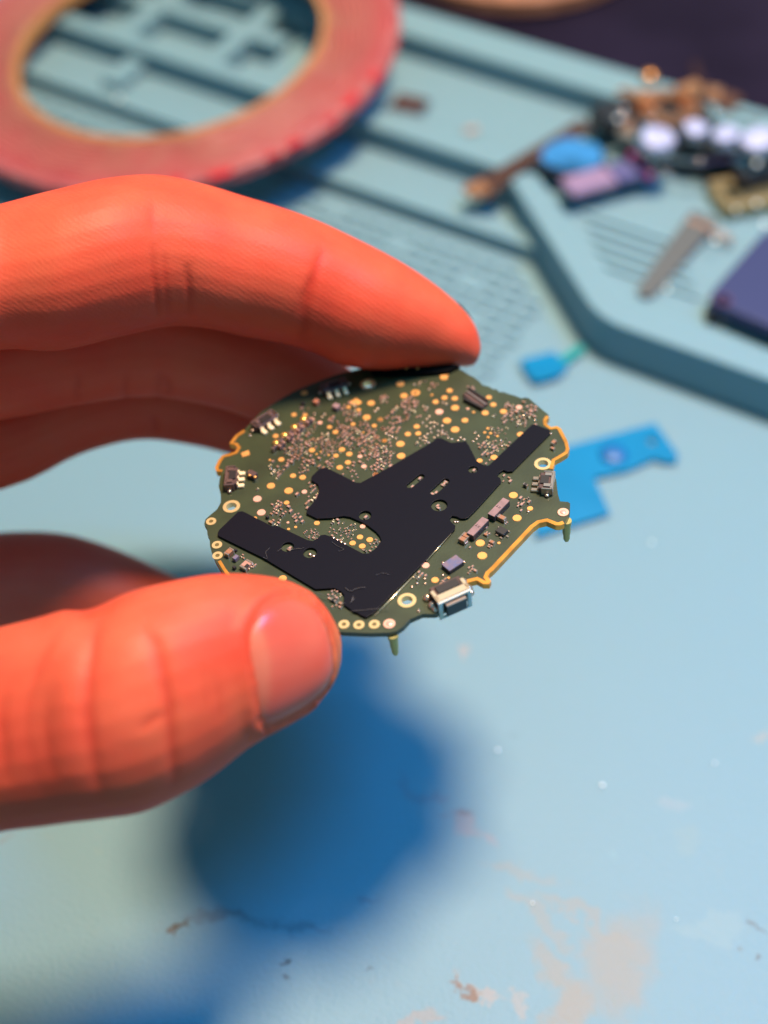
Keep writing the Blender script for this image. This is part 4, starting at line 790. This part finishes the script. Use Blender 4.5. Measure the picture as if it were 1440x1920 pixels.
# ---- parts too small to pick apart: chip capacitors, resistors, solder dots, joined
tb = bmesh.new()
MI = [cer2, tin, blk, cer, G['terminal_gold']]
sheet_l = poly(SHEET); out_l = poly(OUT)
def pin_poly(p, pl):
    r = False; n = len(pl)
    for i in range(n):
        x1, y1 = pl[i]; x2, y2 = pl[(i + 1) % n]
        if (y1 > p[1]) != (y2 > p[1]) and p[0] < (x2 - x1) * (p[1] - y1) / (y2 - y1 + 1e-9) + x1: r = not r
    return r
placed = []
def tiny(c, L, w, h, ang, kind=0):
    ux, uy = math.cos(ang), math.sin(ang)
    add_box(tb, (c[0], c[1], .001 + h / 2), (L * .5, w, h * .96), ang, 0, kind)
    for s in (-1, 1): add_box(tb, (c[0] + ux * s * L * .375, c[1] + uy * s * L * .375, .001 + h / 2), (L * .26, w * 1.04, h), ang, 0, 1 if kind != 2 or random.random() < .5 else 4)
    placed.append((c[0], c[1], max(L, w) * .6))
def dot(c, r): add_ball(tb, (c[0], c[1], .004), r, .55, mi=1, sub=1); placed.append((c[0], c[1], r))
def free(c, r):
    if pin_poly(c, sheet_l): return False
    for p in PADS:
        if (p[0] - c[0]) ** 2 + (p[1] - c[1]) ** 2 < (p[2] + r) ** 2: return False
    for p in placed:
        if (p[0] - c[0]) ** 2 + (p[1] - c[1]) ** 2 < (p[2] * .8 + r * .8) ** 2: return False
    return True
for x, y in [(378, 435), (360, 455), (332, 480), (385, 480), (410, 478), (432, 488), (358, 503), (385, 520), (408, 508), (437, 535), (365, 555), (390, 545), (345, 572), (313, 585), (335, 600), (358, 583), (373, 615), (357, 603), (410, 580), (435, 565), (460, 545), (465, 500), (480, 555), (505, 580), (530, 592), (570, 600), (587, 580), (613, 592), (673, 605), (695, 588), (710, 570), (687, 547), (338, 370), (362, 379), (470, 342), (492, 352), (85, 553), (105, 565), (127, 575), (155, 583), (278, 222), (375, 255), (1015, 430), (1090, 460), (30, 385), (12, 400), (860, 597), (868, 635), (1198, 553)]:
    dot(b(*px2(x, y)), .019)
for x, y in [(935, 615), (980, 612), (963, 663), (905, 655), (550, 878), (578, 888), (955, 468), (935, 490), (877, 466), (1352, 428), (1330, 447), (1415, 612), (395, 625)]: dot(b(*px1(x, y)), .02)
for x, y in [(568, 285), (550, 285), (470, 560), (580, 537), (612, 555), (1045, 215), (295, 700), (260, 722), (350, 700), (348, 668), (305, 885), (470, 645)]: dot(b(*px4(x, y)), .02)
for x, y in [(845, 562), (872, 575), (1020, 440), (1048, 455), (1078, 470), (1105, 484)]: 
    q = b(*px3(x, y)); add_ball(tb, (q[0], q[1], .008), .022, .7, mi=1, sub=2)
# small parts that show inside the film's windows
for x, y, f in [(315, 860, 0), (265, 915, 0), (480, 895, 0), (490, 885, 1), (425, 955, 0), (400, 965, 1), (435, 1045, 0), (440, 1060, 1), (680, 805, 0), (470, 905, 1)]:
    tiny(b(*px2(x, y)), .045, .024, .02, ANG + (math.pi / 2 if f else 0))
for x, y, f in [(1265, 285, 0), (695, 520, 0), (690, 530, 1)]: tiny(b(*px3(x, y)), .05, .025, .022, ANG + (math.pi / 2 if f else 0))
# clusters: (centre x, y, half width, half height in px, tilt, how many, size)
CL = [(365 + 370, 0, 0, 0, 0, 0, 0)]
def cluster(x, y, rx, ry, tilt, n, size=.04, kinds=(0, 0, 0, 3, 2)):
    n = int(n * .8); turn = random.choice((.12, .88, .2))
    t = math.radians(tilt); ok = 0
    for _ in range(n * 12):
        if ok >= n: break
        u, v = random.uniform(-1, 1), random.uniform(-1, 1)
        px, py = x + u * rx * math.cos(t) + v * ry * math.sin(t), y - u * rx * math.sin(t) + v * ry * math.cos(t)
        c = b(px, py); L = size * random.choice((.8, 1, 1, 1.35)); 
        # snap to a loose placement grid along the layout directions
        g = size * .62; cc, ss = math.cos(ANG), math.sin(ANG); a_ = round((c[0] * cc + c[1] * ss) / (g * 1.7)) * g * 1.7; b2 = round((-c[0] * ss + c[1] * cc) / g) * g; c = (a_ * cc - b2 * ss, a_ * ss + b2 * cc)
        if not pin_poly(c, out_l) or not free(c, L * .62): continue
        tiny(c, L, L * .52, L * .45, ANG + (math.pi / 2 if random.random() < turn else 0), random.choice(kinds)); ok += 1
def c1(x, y, rx, ry, tl, n, s=.04): cluster(370 + x / 4, 660 + y / 4, rx / 4, ry / 4, tl, n, s)
def c2(x, y, rx, ry, tl, n, s=.04): cluster(700 + x / 3.6, 660 + y / 3.6, rx / 3.6, ry / 3.6, tl, n, s)
def c3(x, y, rx, ry, tl, n, s=.04): cluster(370 + x / 4, 900 + y / 4, rx / 4, ry / 4, tl, n, s)
def c4(x, y, rx, ry, tl, n, s=.04): cluster(700 + x / 3.6, 900 + y / 3.6, rx / 3.6, ry / 3.6, tl, n, s)
c1(760, 770, 100, 70, 10, 46, .036); c1(900, 690, 90, 50, 20, 26, .034); c1(1000, 720, 70, 60, 0, 46, .02); c1(1190, 640, 110, 90, 20, 60, .034); c1(1290, 740, 90, 70, 0, 28, .032); c1(1150, 450, 60, 60, 20, 30, .03)
c1(910, 840, 60, 30, -20, 8, .045); c1(600, 860, 60, 60, 20, 10, .034); c1(795, 885, 40, 30, -20, 10, .026); c1(1010, 840, 40, 35, 20, 12, .024); c1(850, 590, 40, 40, 30, 10, .024); c1(1015, 520, 50, 25, -20, 9, .03); c1(1270, 570, 70, 30, -20, 12, .03)
c1(1385, 850, 40, 50, 20, 12, .04); c1(1160, 900, 60, 60, -30, 12, .024); c1(1390, 355, 30, 25, 0, 5, .034); c1(870, 1040, 50, 60, 20, 14, .03); c1(860, 1130, 40, 30, 20, 6, .04); c1(620, 930, 30, 30, 0, 5, .028); c1(775, 420, 50, 20, -30, 7, .026); c1(1280, 860, 40, 30, 0, 6, .026); c1(755, 1075, 18, 12, 0, 2, .036)
c1(800, 600, 120, 45, 35, 26, .04); c1(1080, 600, 30, 50, 0, 10, .034); c1(1190, 845, 30, 20, 0, 4, .04)
c2(175, 430, 90, 60, 35, 34, .034); c2(240, 360, 50, 40, 40, 16, .036); c2(370, 230, 70, 22, -10, 12, .03); c2(65, 320, 25, 22, 0, 5, .034); c2(140, 530, 40, 20, 0, 8, .03); c2(60, 660, 70, 60, 20, 22, .032); c2(70, 750, 50, 40, 10, 10, .04)
c2(930, 380, 40, 25, -20, 10, .034); c2(1020, 400, 70, 45, -20, 20, .042); c2(930, 465, 70, 30, -20, 16, .04); c2(845, 540, 60, 35, -10, 14, .026); c2(770, 650, 60, 50, 10, 24, .036); c2(870, 620, 60, 40, 20, 14, .028); c2(900, 855, 40, 25, -20, 6, .034); c2(765, 745, 25, 15, 0, 3, .032); c2(1055, 500, 40, 18, -20, 5, .034); c2(800, 440, 18, 10, 0, 2, .03); c2(480, 550, 40, 18, -20, 5, .028); c2(330, 630, 50, 20, -25, 6, .028); c2(300, 440, 20, 15, 0, 3, .03); c2(645, 245, 40, 14, 0, 5, .026); c2(360, 410, 15, 15, 0, 2, .026); c2(1035, 830, 5, 5, 0, 0)
c3(630, 215, 70, 50, 0, 22, .034); c3(595, 325, 40, 25, -20, 7, .038); c3(755, 285, 40, 30, 10, 9, .03); c3(845, 400, 50, 35, 30, 18, .02); c3(885, 430, 25, 20, 0, 8, .02); c3(1030, 390, 40, 30, 0, 9, .024); c3(1060, 325, 60, 20, -20, 7, .03); c3(1120, 405, 60, 45, 0, 20, .024); c3(1325, 490, 50, 30, 30, 10, .024); c3(1260, 535, 20, 12, 0, 3, .026); c3(1285, 395, 12, 12, 0, 1, .03); c3(1180, 360, 30, 20, 0, 5, .022)
c3(340, 575, 20, 15, 0, 4, .03); c3(420, 650, 25, 15, 0, 4, .03); c3(1040, 850, 50, 25, -15, 10, .026); c3(1020, 890, 30, 20, 0, 4, .045); c3(1045, 945, 30, 18, 0, 5, .035); c3(450, 68, 15, 12, 0, 2, .03)
c4(1015, 165, 40, 40, 20, 12, .034); c4(765, 350, 18, 25, 0, 6, .024); c4(655, 610, 35, 22, 20, 8, .03); c4(330, 650, 40, 22, -20, 8, .034); c4(470, 690, 28, 15, 0, 5, .034); c4(785, 450, 22, 14, 0, 4, .024); c4(890, 300, 20, 12, 0, 3, .024); c4(640, 430, 18, 30, 30, 5, .028)
tag(bm_obj('tiny_components', tb, MI, bd), kind='stuff', label='tiny chip capacitors, resistors and solder dots')
# hairs lying on the black film (one strand each)
def hair(px, lb, r=.0017, h=.036):
    p = [BM @ Vector((*b(x, y, .03), h + random.uniform(0, .012))) for x, y in chaikin(px, 3, False)]
    o0 = p[0].copy(); bm = bmesh.new(); tube(bm, [q - o0 for q in p], r, 4); o = bm_obj('lint_fibre', bm, mat('lint', (.09, .075, .075), .6)); o.location = o0; tag(o, lb, 'fibre', 'hairs and lint on the black film')
hair([px3(545, 515), px3(510, 545), px3(530, 600), px3(495, 585)], 'curled pale hair on the left arm of the black film')
hair([px3(600, 540), px3(640, 515), px3(700, 530), px3(800, 515)], 'faint hair beside the two round cutouts of the film')
hair([px3(1010, 470), px3(1050, 500), px3(1110, 525), px3(1060, 540)], 'thin hair just below the window full of tiny pads')
hair([px3(1110, 815), px3(1150, 845), px3(1200, 815), px3(1260, 812)], 'wavy hair near the lower corner of the black film', .003)
hair([px3(1170, 880), px3(1155, 910), px3(1180, 890), px3(1150, 925)], 'short white curl of lint near the lower corner of the film', .004)
hair([px3(880, 855), px3(1000, 890), px3(1110, 940)], 'straight pale hair running from the thumb tip over the rim parts', .0025, .05)
hair([px3(1150, 990), px3(1300, 975), px3(1440, 965)], 'straight hair across the lowest corner of the film', .0025)
hair([px3(1340, 720), px3(1380, 700), px3(1440, 715)], 'loose hair low on the wide part of the film')
